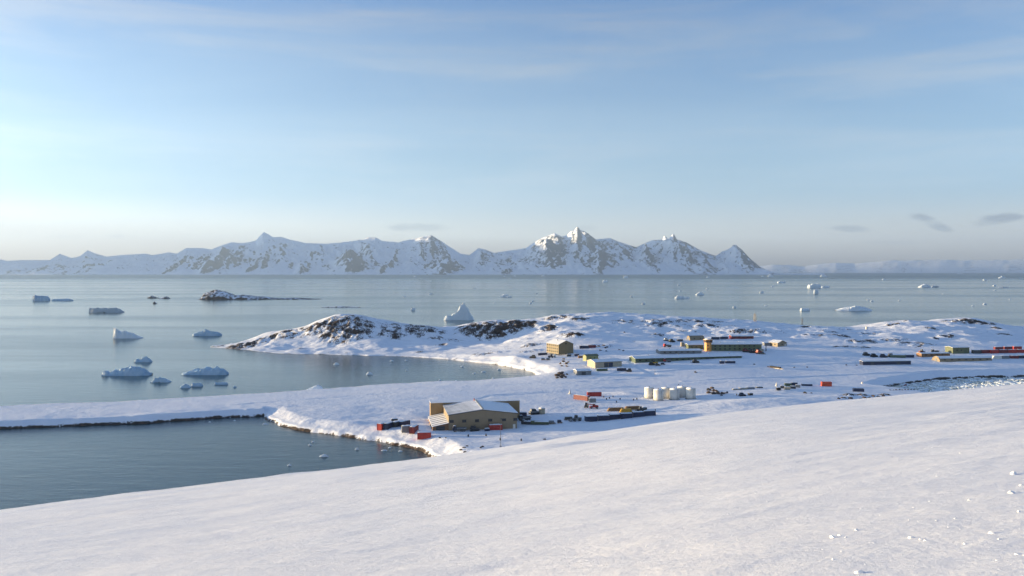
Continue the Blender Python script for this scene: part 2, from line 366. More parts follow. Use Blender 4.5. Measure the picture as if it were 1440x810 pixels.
# rock outcrops: world-space ellipses found on the terrain
rock = np.zeros_like(XX); bulge = np.zeros_like(XX)
for u, v, rx, ry, st, bl in [(488, 463, 32, 32, .62, 3.0), (470, 452, 20, 22, .5, 2), (400, 472, 36, 18, .52, 2.2), (372, 478, 16, 14, .55, 1.6), (445, 462, 24, 18, .50, 2.0), (505, 470, 16, 16, .7, 2), (580, 463, 38, 20, .66, 1.5), (550, 470, 22, 22, .5, 1), (600, 473, 22, 12, .45, .6), (662, 464, 20, 20, .75, 2.5), (694, 465, 24, 26, .85, 3.0),
    (722, 460, 22, 22, .95, 2.5), (745, 456, 14, 16, .85, 2), (770, 462, 12, 14, .85, 1.8), (790, 446, 24, 14, .6, 1.2), (812, 450, 14, 10, .6, 1.2), (806, 472, 11, 14, .95, 3.0), (793, 470, 8, 8, .6, 1.2), (745, 486, 12, 9, .55, 1), (640, 478, 10, 8, .5, 1),
    (624, 486, 10, 6, .5, .6), (340, 487, 18, 10, .85, .8), (312, 486.5, 12, 8, 1.0, .6), (420, 489.5, 9, 4, .7, .4), (930, 455, 34, 22, .50, .7), (1000, 460, 30, 16, .50, .6), (1060, 466, 40, 12, .50, .5), (960, 467, 16, 8, .45, .5), (925, 472, 8, 6, .7, 1.0),
    (1358, 453, 26, 20, .80, 2.2), (1338, 452, 14, 10, .7, 1.2), (1333, 474, 9, 7, .85, 1.2), (1315, 476, 4, 4, .9, .8), (1385, 456, 14, 12, .6, 1.2), (1412, 471, 8, 8, .7, 1.0), (1400, 463, 6, 6, .7, .8), (1255, 457, 9, 6, .75, 1.0), (1276, 453, 6, 5, .7, .8), (1210, 480, 24, 12, .50, .5), (1285, 484, 30, 14, .50, .6), (1220, 468, 20, 8, .50, .5),
    (1140, 460, 14, 6, .50, .5), (1165, 468, 14, 6, .50, .5), (1185, 464, 12, 5, .55, .5), (1218, 557, 13, 5, .62, .6), (1190, 559, 7, 3, .7, .8), (1240, 556, 8, 3, .6, .5), (840, 486, 20, 8, .45, .4), (1185, 473, 16, 7, .62, .8), (1150, 472, 18, 8, .6, .8), (1200, 488, 30, 8, .5, .4), (880, 452, 20, 14, .5, .6), (980, 453, 40, 12, .5, .6), (1255, 478, 24, 10, .52, .5), (600, 495, 20, 5, .45, .3), (690, 497, 24, 8, .45, .3), (745, 494, 14, 8, .5, .4), (1310, 463, 14, 6, .50, .4)]:
    g = gp_on(Z0, u, v)
    if g is None: continue
    d = ((XX - g[0]) / rx) ** 2 + ((YY - g[1]) / ry) ** 2
    w = np.exp(-d * 1.1); rock = np.maximum(rock, st * np.minimum(1, w * 1.25)); bulge = np.maximum(bulge, bl * np.exp(-d))
crag = fbm(XX / 7, YY / 7, 5, 31, 0.55, True)
rocky = sst(.12, .7, rock)
drift = (fbm(XX / 45, YY / 25, 4, 11) * 0.6 + fbm(XX / 13, YY / 8, 4, 12) * 0.30) * (1 - .55 * sst(430, 480, YY) * (1 - sst(600, 680, YY))) + (2.0 * fbm(XX / 38, YY / 26, 4, 14) + 1.1 * fbm(XX / 15, YY / 12, 3, 15)) * sst(720, 800, YY)
Z = base + drift + bulge * 0.35 + rocky * (crag * 3.6 + 0.2) * np.clip(bulge / 2, .55, 1.2)
for u, v, rx, ry, hh, rot in [(880, 555, 14, 6, 1.8, -.35), (720, 508, 12, 14, 2.4, 0), (795, 525, 16, 10, 2.0, .4), (730, 520, 20, 10, .7, .2), (815, 512, 14, 10, 1.2, 0), (1000, 556, 10, 5, .9, 0), (1190, 560, 22, 7, 1.1, .1), (1060, 566, 40, 12, 1.6, .2), (905, 502, 14, 8, 1.0, .5), (560, 612, 12, 5, .8, .2), (1110, 549, 14, 4, .7, 0), (925, 482, 14, 10, 1.2, 0), (470, 598, 20, 5, .7, .2)]:
    g = gp_on(Z0, u, v)
    if g is None: continue
    c, n = math.cos(rot), math.sin(rot); dx = XX - g[0]; dy = YY - g[1]
    Z += hh * np.exp(-(((dx * c + dy * n) / rx) ** 2 + ((-dx * n + dy * c) / ry) ** 2))
# graded runway edge: low ploughed windrows on both sides
def windrow(pts, h, w):
    global Z
    ps = [gp_on(Z0, u, v) for u, v in pts]
    d2 = np.full(XX.shape, 1e12)
    for a, b in zip(ps, ps[1:]):
        ex, ey = b[0] - a[0], b[1] - a[1]; t = np.clip(((XX - a[0]) * ex + (YY - a[1]) * ey) / (ex * ex + ey * ey), 0, 1)
        d2 = np.minimum(d2, (XX - a[0] - t * ex) ** 2 + (YY - a[1] - t * ey) ** 2)
    Z = Z + h * np.exp(-d2 / (w * w)) * (0.75 + 0.6 * fbm(XX / 8, YY / 8, 3, 77))
windrow([(960, 536), (1060, 531), (1200, 526), (1320, 521.5), (1440, 518)], 0.55, 1.6)
windrow([(560, 547), (700, 541), (800, 537), (900, 531.5)], 0.35, 1.8)
windrow([(905, 524), (960, 519), (1080, 514), (1200, 510)], 0.45, 1.6)
windrow([(300, 572), (420, 563), (560, 552)], -0.3, 2.5)
windrow([(100, 590), (300, 578), (470, 570), (600, 560)], -0.25, 3)
for dv in (0, 1.6):
    windrow([(735, 606 + dv), (800, 596 + dv), (925, 577 + dv), (1000, 562 + dv), (1090, 552.5 + dv), (1200, 546 + dv)], -0.30, 0.9)
    windrow([(600, 586 + dv), (690, 556 + dv), (800, 548 + dv), (905, 543 + dv), (1100, 534 + dv)], -0.30, 0.9)
    windrow([(835, 531 + dv), (880, 520 + dv), (990, 515 + dv), (1110, 509 + dv), (1210, 504 + dv)], -0.30, 0.9)
windrow([(885, 507), (897, 516), (922, 527)], -0.6, 2.0)
fx = 0.42 + 0.58 * sst(1.5, np.where((UU < 372) & (YY < 480), 5.0, 13.0), sd)
Zf = Z * fx
Zf = np.where(sd < 2.2, Zf * sst(-0.8, 2.2, sd), Zf); Zf = np.where(sd < 0, np.maximum(-3, sd * 0.6), Zf)
edge = np.clip(1.1 - .62 * np.maximum(sd, 0), 0, 1.1) * (sd > -2.5)
shore_w = np.where((UU < 372) & (YY < 470), 1.05, np.where((UU > 1240) & (YY < 640), 1.0, np.where((UU > 360) & (UU < 620) & (YY < 450), .62, .34)))
rock = np.maximum(rock, edge * shore_w * (1 + 0.35 * fbm(XX / 7, YY / 7, 3, 40)))
speck = fbm(XX / 3.0, YY / 3.0, 3, 90)
rock = np.maximum(rock, 0.75 * sst(.52, .62, speck) * sst(.0, .35, fbm(XX / 60, YY / 40, 3, 91)) * (YY > 720))
LAND = Zf
tag(grid_mesh('snow_ground', XX, YY, Zf, terrain_mat(), rock), 'snow covered point with bare rocks', kind='structure')
def gp(u, v):
    g = gp_on(LAND, u, v); return g if g else (*xy(u, 900), 20)

# ------------------------------------------------------------------ foreground slope
SK = np.array([(-900, 830), (-300, 758), (0, 719.5), (150, 700), (300, 682), (450, 663), (600, 644), (750, 622), (900, 599.5), (1020, 583), (1150, 568), (1300, 553.5), (1440, 540), (1800, 508), (2400, 470)], float)
th = np.concatenate([np.linspace(-75, -40, 60)[:-1], np.linspace(-40, 40, 620), np.linspace(40, 75, 60)[1:]]) * math.pi / 180
rr = np.concatenate([np.geomspace(1.2, 7, 30)[:-1], np.geomspace(7, 140, 620), np.geomspace(140, 420, 70)[1:]])
TH, RR = np.meshgrid(th, rr)
uu = np.clip(CU + F * np.tan(np.clip(TH, R(-62), R(62))), -900, 2400)
from numpy import interp
ker = np.ones(41) / 41
us = np.linspace(-900, 2400, 661); vs_ = np.convolve(np.pad(interp(us, SK[:, 0], SK[:, 1]), 20, mode='edge'), ker, 'valid')
T = (interp(uu, us, vs_) - HZ) / F * np.cos(TH)
kq = 1.7 / 85.0 ** 2; off = 2 * math.sqrt(1.7 * kq)
FX = RR * np.sin(TH); FY = RR * np.cos(TH)
FZ = CH - 1.7 - (T - off) * RR - kq * RR ** 2
ca, sa = math.cos(R(14)), math.sin(R(14)); wx = FX * ca + FY * sa; wy = -FX * sa + FY * ca
und = fbm(FX / 26, FY / 18, 3, 51) * 0.24 + fbm(wx / 9, wy / 2.4, 4, 52) * 0.085 + fbm(wx / 1.3, wy / .6, 4, 53) * 0.018
sas = np.maximum(0, fbm(wx / 7, wy / 2.2, 4, 58)) * sst(.05, .5, fbm(FX / 18, FY / 12, 2, 59)) * 0.16
FZ = FZ + (und + sas) * sst(2, 9, RR)
def slope_hit(u, v):
    j = int(np.argmin(np.abs(CU + F * np.tan(th) - u))); yy = FY[:, j]; z = FZ[:, j]
    i = int(np.nonzero((z >= CH - (v - HZ) / F * yy) & (rr > 4))[0][0]); return (FX[i, j], FY[i, j], FZ[i, j])
tag(grid_mesh('snow_slope', FX, FY, FZ, slope_mat()), 'wind packed snow slope', kind='structure')

# ------------------------------------------------------------------ sea
sea = MB().add([(-45500, -6500, 0), (45500, -6500, 0), (45500, 44500, 0), (-45500, 44500, 0)], [(0, 1, 2, 3)]).build('sea', sea_mat())
tag(sea, 'calm polar sea', kind='structure')

# ------------------------------------------------------------------ mountains across the sound
SKY = np.array([(-400, 372), (-250, 360), (-120, 366), (0, 365), (10, 367), (30, 366), (70, 366), (84, 357), (100, 363), (112, 361), (123, 352), (135, 357), (150, 361), (170, 359), (205, 357), (215, 359), (238, 355), (248, 357), (262, 349), (285, 349), (297, 351), (310, 346), (325, 341), (340, 342), (350, 341),
    (360, 338), (371, 326), (378, 330), (385, 334), (395, 333), (410, 338), (430, 342), (460, 343), (490, 340), (510, 337), (518, 334), (528, 334), (538, 339), (560, 341), (580, 336), (600, 332), (607, 331), (620, 339), (635, 349), (648, 357), (660, 359), (673, 349), (682, 351), (695, 356), (706, 354),
    (720, 352), (740, 349), (748, 343), (760, 336), (772, 331), (780, 328), (790, 333), (797, 331), (803, 325), (812, 323), (822, 325), (830, 331), (838, 337), (845, 336), (858, 335), (870, 340), (885, 345), (895, 348), (905, 343), (918, 338), (935, 337), (941, 335), (947, 328), (952, 337), (965, 341), (985, 352),
    (1000, 358), (1007, 360), (1015, 354), (1025, 350), (1034, 344), (1042, 350), (1052, 361), (1065, 373), (1078, 380), (1092, 385), (1130, 388), (1900, 388)], float)
mu = np.arange(-300, 1160, 1.5); mY = np.concatenate([np.arange(16000, 21500, 45.0), np.arange(21500, 25500, 130.0)])
MU, MY = np.meshgrid(mu, mY); MX = (MU - CU) / F * MY
sv = interp(mu, SKY[:, 0], SKY[:, 1])
Yr = 21000 - 700 * sst(720, 800, mu) - 600 * sst(880, 950, mu) - 600 * sst(1000, 1040, mu) + 500 * fbm(mu / 90, mu * 0, 3, 3)
Zs = CH - (sv - HZ) / F * Yr
Zs = np.maximum(Zs, -60)
shoreY = 17300 + 350 * fbm(mu / 70, mu * 0 + 3, 4, 8)
t = (Yr[None] - MY) / (Yr - shoreY)[None]
front = np.clip(1 - t, -.05, 1)
ridgef = fbm(MX / 900 + MY / 2600, MY / 2600, 5, 61, 0.55, True)
fl = fbm(MX / 330, MY / 900, 5, 62, 0.55, True)
p = 1.25 - 0.25 * ridgef
prof = np.sign(front) * np.abs(front) ** p
blend = np.clip(t * 4, 0, 1) * np.clip((1 - t) * 4, 0, 1)
Hm = Zs[None] * prof * (1 + 0.22 * ridgef * blend) + (95 * fl + 45 * fbm(MX / 130 + MY / 700, MY / 420, 4, 64, .55, True)) * blend * np.clip(Zs / 600, .2, 1)[None]
back = Zs[None] * np.clip(1 + t * 1.5, -.1, 1) - 20 * np.clip(-t, 0, 1)
Hm = np.where(t < 0, back, Hm)
mrock = np.zeros_like(Hm)
gx, gy = np.gradient(Hm, axis=1), np.gradient(Hm, axis=0)
for u, v, w, Yb, st in [(312, 347, 56, 18600, .66), (490, 351, 44, 18300, .78), (622, 361, 34, 18400, .9), (602, 335, 40, 19900, .6), (770, 336, 62, 18900, 1.0), (815, 328, 62, 19400, .85), (838, 350, 44, 18500, .8), (905, 345, 40, 18900, .75), (944, 334, 55, 19200, .6), (985, 368, 28, 18100, .8), (1036, 346, 46, 18900, .75), (1062, 372, 22, 18300, .7),
                        (545, 366, 16, 18200, .5), (430, 366, 22, 18300, .45), (375, 362, 30, 18500, .4), (680, 353, 26, 19500, .6), (706, 372, 18, 18200, .6), (20, 378, 40, 17800, .4), (80, 372, 26, 18200, .35), (105, 382, 20, 17800, .4), (255, 366, 14, 18500, .5), (865, 345, 22, 19800, .5)]:
    zb = CH - (v + 2 - HZ) / F * Yb; x0, y0 = xy(u, Yb); wr = w / F * Yb
    nx = (MX - x0) + 260 * fbm(MX / 700, MY / 700, 4, 71); ny = (MY - y0) + 260 * fbm(MX / 700 + 9, MY / 700, 4, 72)
    d = np.abs(nx) / wr + np.abs(ny) / np.where(ny < 0, 1300.0, 1800.0) * 0.9 
    cone = zb * np.clip(1 - d, 0, 1) ** 1.05 * (1 + 0.20 * fl + .12 * ridgef + .10 * fbm(MX / 140, MY / 300, 4, 97, .6, True)) * .96 
    up = cone > Hm - 15
    rad = np.clip(1.15 - d, 0, 1)
    mrock = np.where(d < 1.05, np.maximum(mrock, st * sst(0.0, .35, rad) * (0.85 + 0.25 * ridgef)), mrock)
    Hm = np.maximum(Hm, cone)
shore = sst(0, 350, MY - shoreY[None]); Hm = np.where(MY < shoreY[None], -20, Hm * shore + 6 * (shore > 0))
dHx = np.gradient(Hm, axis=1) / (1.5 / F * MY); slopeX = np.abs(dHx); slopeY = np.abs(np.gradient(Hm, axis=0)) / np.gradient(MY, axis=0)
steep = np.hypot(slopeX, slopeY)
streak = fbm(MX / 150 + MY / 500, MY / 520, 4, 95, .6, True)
mrock = np.clip(mrock * 0.58 + .70 * (streak - .22) - .55 * np.clip(dHx, -.7, .7) * sst(.05, .4, mrock) + 0.28 * sst(.55, 1.3, steep) * sst(.1, .5, mrock + .12) , 0, 1.2)  # extra rock colour on right-facing slopes also paints in shaded relief
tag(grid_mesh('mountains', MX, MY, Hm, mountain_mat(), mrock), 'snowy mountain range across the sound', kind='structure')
# unseen range added beyond the left of the view to shade the mountains
hx = np.arange(-28500, -12500, 110.0); hy = np.arange(17500, 31000, 110.0); HX, HY = np.meshgrid(hx, hy)
hz = 1760 * np.clip(1 - np.abs(HX + .64 * HY + 3100 + 250 * fbm(HY / 2500, HY * 0, 3, 5)) / 1900, 0, 1) ** .8 * sst(17400, 19500, HY) * sst(31000, 28500, HY) * (1 + .16 * fbm(HX / 1500, HY / 1500, 5, 33, .55, True)) - 15
hs = np.hypot(*np.gradient(hz, 110.0))
tag(grid_mesh('shading_range', HX, HY, hz, mountain_mat(), np.clip(.15 + .5 * sst(.6, 1.1, hs), 0, 1)), 'unseen snowy range added to shade the mountains', kind='structure')
# very distant land on the right
fu = np.arange(1010, 1800, 2.0); fY = np.arange(36000, 43000, 500.0)
FU, FYY = np.meshgrid(fu, fY); fv = interp(fu, [1000, 1060, 1085, 1110, 1130, 1150, 1175, 1200, 1230, 1250, 1300, 1330, 1350, 1440, 1800], [376, 376, 372, 373, 375, 371, 369.5, 371, 368, 366, 366, 365, 366, 365, 366])
fz = (CH - (fv - HZ) / F * 39500)[None] * np.clip(1 - np.abs(FYY - 39500) / 3600, 0, 1) ** .6 + 22 * fbm(FU / 11, FYY / 900, 4, 21)
fz = np.where(np.abs(FYY - 39500) > 3300, -30, fz)
tag(grid_mesh('far_hills', (FU - CU) / F * FYY, FYY, fz, mountain_mat(), np.clip(.25 + .3 * fbm(FU / 14, FYY / 1400, 4, 23), 0, 1)), 'very distant snowy land', kind='structure')

# ------------------------------------------------------------------ haze, world, sun, camera
def haze(density):
    m = bpy.data.materials.new('haze_air'); m.use_nodes = True; nt = m.node_tree
    nt.nodes.remove(nt.nodes['Principled BSDF'])
    v = nt.nodes.new('ShaderNodeVolumePrincipled'); v.inputs['Density'].default_value = density
    v.inputs['Color'].default_value = (0.49, 0.69, 1.0, 1); v.inputs['Anisotropy'].default_value = 0.25
    nt.links.new(v.outputs[0], nt.nodes['Material Output'].inputs['Volume'])
    o = MB().box(0, 19000, 999, 92000, 52000, 2002).build('haze', m); tag(o, 'thin polar haze', kind='stuff')
HAZE = 3.0e-5
haze(HAZE)
SUN_AZ, SUN_EL = 278.0, 3.5       # compass style: 0 = straight ahead (+Y), 90 = right; the sun stands left and a little ahead
w = bpy.data.worlds.new('World'); scene.world = w; w.use_nodes = True
nt = w.node_tree; bg = nt.nodes['Background']; bg.inputs['Strength'].default_value = 0.064
sky = nt.nodes.new('ShaderNodeTexSky'); sky.sky_type = 'NISHITA'; sky.sun_disc = False
sky.sun_elevation = R(SUN_EL); sky.sun_rotation = R(SUN_AZ); sky.altitude = 80; sky.air_density = 1.0; sky.dust_density = 1.2; sky.ozone_density = 2.5
tint = nt.nodes.new('ShaderNodeVectorMath'); tint.operation = 'MULTIPLY'; tint.inputs[1].default_value = (0.72, 1.03, 1.50); nt.links.new(sky.outputs[0], tint.inputs[0]); SKYC = tint.outputs[0]
tc = nt.nodes.new('ShaderNodeTexCoord'); sp = N(nt, 'ShaderNodeSeparateXYZ'); nt.links.new(tc.outputs['Generated'], sp.inputs[0])
zz = math_n(nt, 'MAXIMUM', math_n(nt, 'ADD', sp.outputs[2], 0.10), 0.04)
cx = math_n(nt, 'DIVIDE', sp.outputs[0], zz); cy = math_n(nt, 'DIVIDE', sp.outputs[1], zz)
cb = N(nt, 'ShaderNodeCombineXYZ'); nt.links.new(cx, cb.inputs[0]); nt.links.new(cy, cb.inputs[1])
mp = N(nt, 'ShaderNodeMapping'); mp.inputs['Rotation'].default_value = (0, 0, R(-36)); mp.inputs['Scale'].default_value = (0.20, 0.9, 1); nt.links.new(cb.outputs[0], mp.inputs['Vector'])
n1 = N(nt, 'ShaderNodeTexNoise', Scale=1.1, Detail=7.0, Roughness=0.55, Distortion=0.5); nt.links.new(mp.outputs[0], n1.inputs['Vector'])
cir = math_n(nt, 'MULTIPLY', maprange(nt, n1.outputs['Fac'], 0.34, 0.66), 0.30)
cir = math_n(nt, 'MULTIPLY', cir, maprange(nt, sp.outputs[2], 0.02, 0.16))
bw = nt.nodes.new('ShaderNodeRGBToBW'); nt.links.new(SKYC, bw.inputs[0])
cl = nt.nodes.new('ShaderNodeVectorMath'); cl.operation = 'SCALE'; cl.inputs[0].default_value = (1.50, 2.0, 2.5); nt.links.new(bw.outputs[0], cl.inputs['Scale'])
skyc = mixc(nt, cir, SKYC, cl.outputs[0])
mpd = N(nt, 'ShaderNodeMapping'); mpd.inputs['Rotation'].default_value = (0, R(-9), 0); mpd.inputs['Scale'].default_value = (1.1, 1.1, 9.5); nt.links.new(tc.outputs['Generated'], mpd.inputs['Vector'])
n2 = N(nt, 'ShaderNodeTexNoise', Scale=1.9, Detail=7.0, Roughness=0.58, Distortion=0.35); nt.links.new(mpd.outputs[0], n2.inputs['Vector'])
ci2 = math_n(nt, 'MULTIPLY', maprange(nt, n2.outputs['Fac'], 0.44, 0.70), maprange(nt, sp.outputs[2], 0.03, 0.12))
cl2 = nt.nodes.new('ShaderNodeVectorMath'); cl2.operation = 'SCALE'; cl2.inputs[0].default_value = (1.95, 2.0, 2.1); nt.links.new(bw.outputs[0], cl2.inputs['Scale'])
skyc = mixc(nt, math_n(nt, 'MULTIPLY', ci2, 0.46), skyc, cl2.outputs[0])
veil = math_n(nt, 'MULTIPLY', maprange(nt, sp.outputs[2], 0.0, 0.40, 1.0, 0.0), 0.76)
vc = nt.nodes.new('ShaderNodeVectorMath'); vc.operation = 'SCALE'; vc.inputs[0].default_value = (1.30, 1.88, 2.42); nt.links.new(bw.outputs[0], vc.inputs['Scale'])
skyc = mixc(nt, veil, skyc, vc.outputs[0])
low = math_n(nt, 'MULTIPLY', maprange(nt, sp.outputs[2], -0.02, 0.095, 1.0, 0.0), maprange(nt, sp.outputs[0], -0.65, 0.45, 0.80, 0.66))
vd = nt.nodes.new('ShaderNodeVectorMath'); vd.operation = 'SCALE'; vd.inputs[0].default_value = (5.4, 4.2, 2.75); nt.links.new(bw.outputs[0], vd.inputs['Scale'])
skyc = mixc(nt, low, skyc, vd.outputs[0])
# a few small grey low clouds, each at its own direction
tot = None
nz = N(nt, 'ShaderNodeTexNoise', Scale=34.0, Detail=6.0, Roughness=0.6); mpc = N(nt, 'ShaderNodeMapping'); mpc.inputs['Scale'].default_value = (1, 1, 2.6)
nt.links.new(tc.outputs['Generated'], mpc.inputs['Vector']); nt.links.new(mpc.outputs[0], nz.inputs['Vector'])
nzf = math_n(nt, 'MULTIPLY_ADD', nz.outputs['Fac'], 2.6, -1.3)
az = math_n(nt, 'DIVIDE', sp.outputs[0], sp.outputs[1]); el = math_n(nt, 'DIVIDE', sp.outputs[2], sp.outputs[1])
for u, v, ru, rv, st, tilt in [(592, 320, 52, 7, .6, 0), (1298, 307, 24, 8, .85, -.15), (1316, 317, 26, 9, .85, -.25), (1406, 308, 40, 10, .9, .12), (1196, 322, 32, 6, .6, -.08), (1260, 341, 60, 3, .22, 0), (820, 321, 22, 5, .30, 0), (90, 333, 34, 3, .2, 0), (165, 332, 14, 3, .25, 0)]:
    dx = math_n(nt, 'SUBTRACT', az, (u - CU) / F); dy = math_n(nt, 'SUBTRACT', el, (HZ - v) / F)
    dy = math_n(nt, 'MULTIPLY_ADD', dx, -tilt, dy)
    q = math_n(nt, 'ADD', math_n(nt, 'POWER', math_n(nt, 'MULTIPLY', dx, F / ru), 2.0), math_n(nt, 'POWER', math_n(nt, 'MULTIPLY', dy, F / rv), 2.0))
    g = math_n(nt, 'MULTIPLY', maprange(nt, math_n(nt, 'ADD', q, nzf), 0.0, 1.0, 1.0, 0.0), st)
    g = math_n(nt, 'MULTIPLY', g, maprange(nt, sp.outputs[1], 0.0, 0.1))
    tot = g if tot is None else math_n(nt, 'MAXIMUM', tot, g)
dk = nt.nodes.new('ShaderNodeVectorMath'); dk.operation = 'SCALE'; dk.inputs[0].default_value = (0.72, 0.88, 1.12); nt.links.new(bw.outputs[0], dk.inputs['Scale'])
skyc = mixc(nt, tot, skyc, dk.outputs[0])
nt.links.new(skyc, bg.inputs['Color'])

sl = bpy.data.lights.new('sun', 'SUN'); sl.energy = 5.0; sl.angle = R(0.5); sl.color = (1.0, 0.755, 0.43)
so = bpy.data.objects.new('sun', sl); COL.objects.link(so)
from mathutils import Vector
a = R(SUN_AZ); e = R(SUN_EL); sdir = Vector((math.sin(a) * math.cos(e), math.cos(a) * math.cos(e), math.sin(e)))
so.rotation_euler = sdir.to_track_quat('Z', 'Y').to_euler(); so.location = (-300, 100, 200)
cam = bpy.data.cameras.new('camera'); co = bpy.data.objects.new('camera', cam); COL.objects.link(co)
co.location = (0, 0, CH); co.rotation_euler = (R(90), 0, 0); cam.sensor_width = 36; cam.lens = 36 * F / 1440; cam.shift_y = -(405 - HZ) / 1440
cam.clip_start = 0.1; cam.clip_end = 200000; scene.camera = co
scene.view_settings.view_transform = 'Standard'; scene.view_settings.look = 'None'; scene.view_settings.gamma = 1.0; scene.view_settings.exposure = 2.27
scene.render.engine = 'CYCLES'; scene.cycles.use_denoising = True; scene.cycles.max_bounces = 5; scene.cycles.volume_bounces = 0
# ------------------------------------------------------------------ builders for the station
def S(u, v): return gp(u, v)[1] / F                   # metres per photo pixel at that spot
def loc(u, v, dz=0.0):
    g = gp(u, v); return (g[0], g[1], g[2] + dz)
def extz(mb, poly, z0, z1):
    n = len(poly); vs = [(x, y, z0) for x, y in poly] + [(x, y, z1) for x, y in poly]
    return mb.add(vs, [tuple(range(n - 1, -1, -1)), tuple(range(n, 2 * n))] + [(i, (i + 1) % n, (i + 1) % n + n, i + n) for i in range(n)])
def drift(parent, L, W, z, seed=0, h=0.22, name='snow_cover'):
    rnd = random.Random(seed); nx, ny = 9, 5; mb = MB(); vs = []
    for j in range(ny):
        for i in range(nx):
            ex = min(i, nx - 1 - i) == 0 or min(j, ny - 1 - j) == 0
            vs.append((-L / 2 + L * i / (nx - 1), -W / 2 + W * j / (ny - 1), z + (0.02 if ex else h * (.6 + .8 * rnd.random()))))
    mb.add(vs, [(j * nx + i, j * nx + i + 1, (j + 1) * nx + i + 1, (j + 1) * nx + i) for j in range(ny - 1) for i in range(nx - 1)], True)
    return mb.build(name, M_SNOW, parent)
def make_container(mat, L=6.1, W=2.44, H=2.6, snow=True, seed=0):
    t = thing('shipping_container', (0, 0, 0), 0, None, 'container')
    n = int(L / 0.28); poly = []
    for i in range(n + 1):
        x = -L / 2 + L * i / n; poly.append((x, -W / 2 + (0.05 if i % 2 else 0)))
    for i in range(n, -1, -1):
        x = -L / 2 + L * i / n; poly.append((x, W / 2 - (0.05 if i % 2 else 0)))
    extz(MB(), poly, -0.5, H).build('body', mat, t)
    f = MB()
    for x in (-L / 2, L / 2):
        for y in (-W / 2, W / 2): f.box(x, y, H / 2 - .25, .16, .16, H + .52)
    for y in (-W / 2, W / 2): f.box(0, y, H - .06, L, .14, .16)
    f.build('corner_frame', mat, t)
    for s in (-1, 1):
        d = B(L / 2 + .03, s * W / 4, H / 2, .06, W / 2 - .12, H - .3).build('door', mat, t)
        MB().cyl((L / 2 + .1, s * W / 8, .2), (L / 2 + .1, s * W / 8, H - .2), .03, n=6).build('lock_bar', M_STEEL, d)
    if snow: drift(t, L - .05, W - .05, H, seed)
    return t
CONT = {}
def container(u, v, mat, label, yaw=0, L=6.1, H=2.6, group=None, snow=True, W=2.44):
    key = (mat.name, L, H, snow, W)
    if key not in CONT: CONT[key] = o = make_container(mat, L, W, H, snow, len(CONT))
    else: o = copy_tree(CONT[key])
    o.location = loc(u, v, -.05); o.rotation_euler = (0, 0, R(yaw)); tag(o, label, 'container')
    if group: o['group'] = group
    elif 'group' in o: del o['group']
    return o

def house(name, label, cat, u, v, W, D, H, rise, yaw, wallm, roofm, axis='x', base=0.0, over=0.35, wins=(), lwins=(), doors=(), stilts=False, chim=(), group=None, endm=None, snow=0.16):
    """front-left bottom corner of the walls stands at pixel (u, v)"""
    t = thing(name, loc(u, v), R(yaw), label, cat, group); z0 = base if stilts else -1.2; z1 = base + H
    if axis == 'x':   # ridge runs along the front
        prof = [(0, z0), (D, z0), (D, z1), (D / 2, z1 + rise), (0, z1)]
        MB().extx(prof, 0, W).build('wall', wallm, t)
        k = rise / (D / 2)
        r = MB().extx([(-over, z1 - over * k + .03), (D / 2, z1 + rise + .03), (D + over, z1 - over * k + .03), (D + over, z1 - over * k + .03 + snow), (D / 2, z1 + rise + .05 + snow), (-over, z1 - over * k + .03 + snow)], -over, W + over)
    else:
        prof = [(0, z0), (0, z1), (W / 2, z1 + rise), (W, z1), (W, z0)]
        MB().ext(prof, 0, D).build('wall', wallm, t)
        k = rise / (W / 2)
        r = MB().ext([(-over, z1 - over * k + .03), (-over, z1 - over * k + .03 + snow), (W / 2, z1 + rise + .05 + snow), (W + over, z1 - over * k + .03 + snow), (W + over, z1 - over * k + .03), (W / 2, z1 + rise + .03)], -over, D + over)
    rf = r.build('roof', roofm, t)
    fas = MB()
    if axis == 'x': fas.box(W / 2, -over - .04, z1 - over * k + .02, W + 2 * over, .06, .22)
    else: fas.box(-over - .04, D / 2, z1 - over * k + .02, .06, D + 2 * over, .22)
    fas.build('fascia', M_DGREY, rf)
    for x, y, hh in chim:
        MB().cyl((x, y, z1), (x, y, z1 + rise + hh), .28, n=8).build('vent_pipe', M_STEEL, rf)
    for x, z, ww, hh in wins:
        o = B(x, -.03, base + z, ww, .1, hh).build('window', M_GLASS, t); B(x, -.05, base + z - hh / 2 - .08, ww + .2, .16, .1).build('sill', wallm, o)
    for y, z, ww, hh in lwins:
        o = B(-.03, y, base + z, .1, ww, hh).build('window', M_GLASS, t); B(-.05, y, base + z - hh / 2 - .08, .16, ww + .2, .1).build('sill', wallm, o)
    for x, ww, hh, m in doors:
        o = B(x, -.04, base + hh / 2 + .02, ww, .12, hh).build('door', m, t); B(x + ww * .35, -.14, base + 1.1, .1, .08, .25).build('handle', M_STEEL, o)
    if stilts:
        n = max(3, int(W / 4))
        for i in range(n):
            for j in (0.4, D / 2, D - .4): B(.4 + (W - .8) * i / (n - 1), j, base / 2 - .8, .35, .35, base + 1.6).build('stilt', M_DGREY, t)
    return t
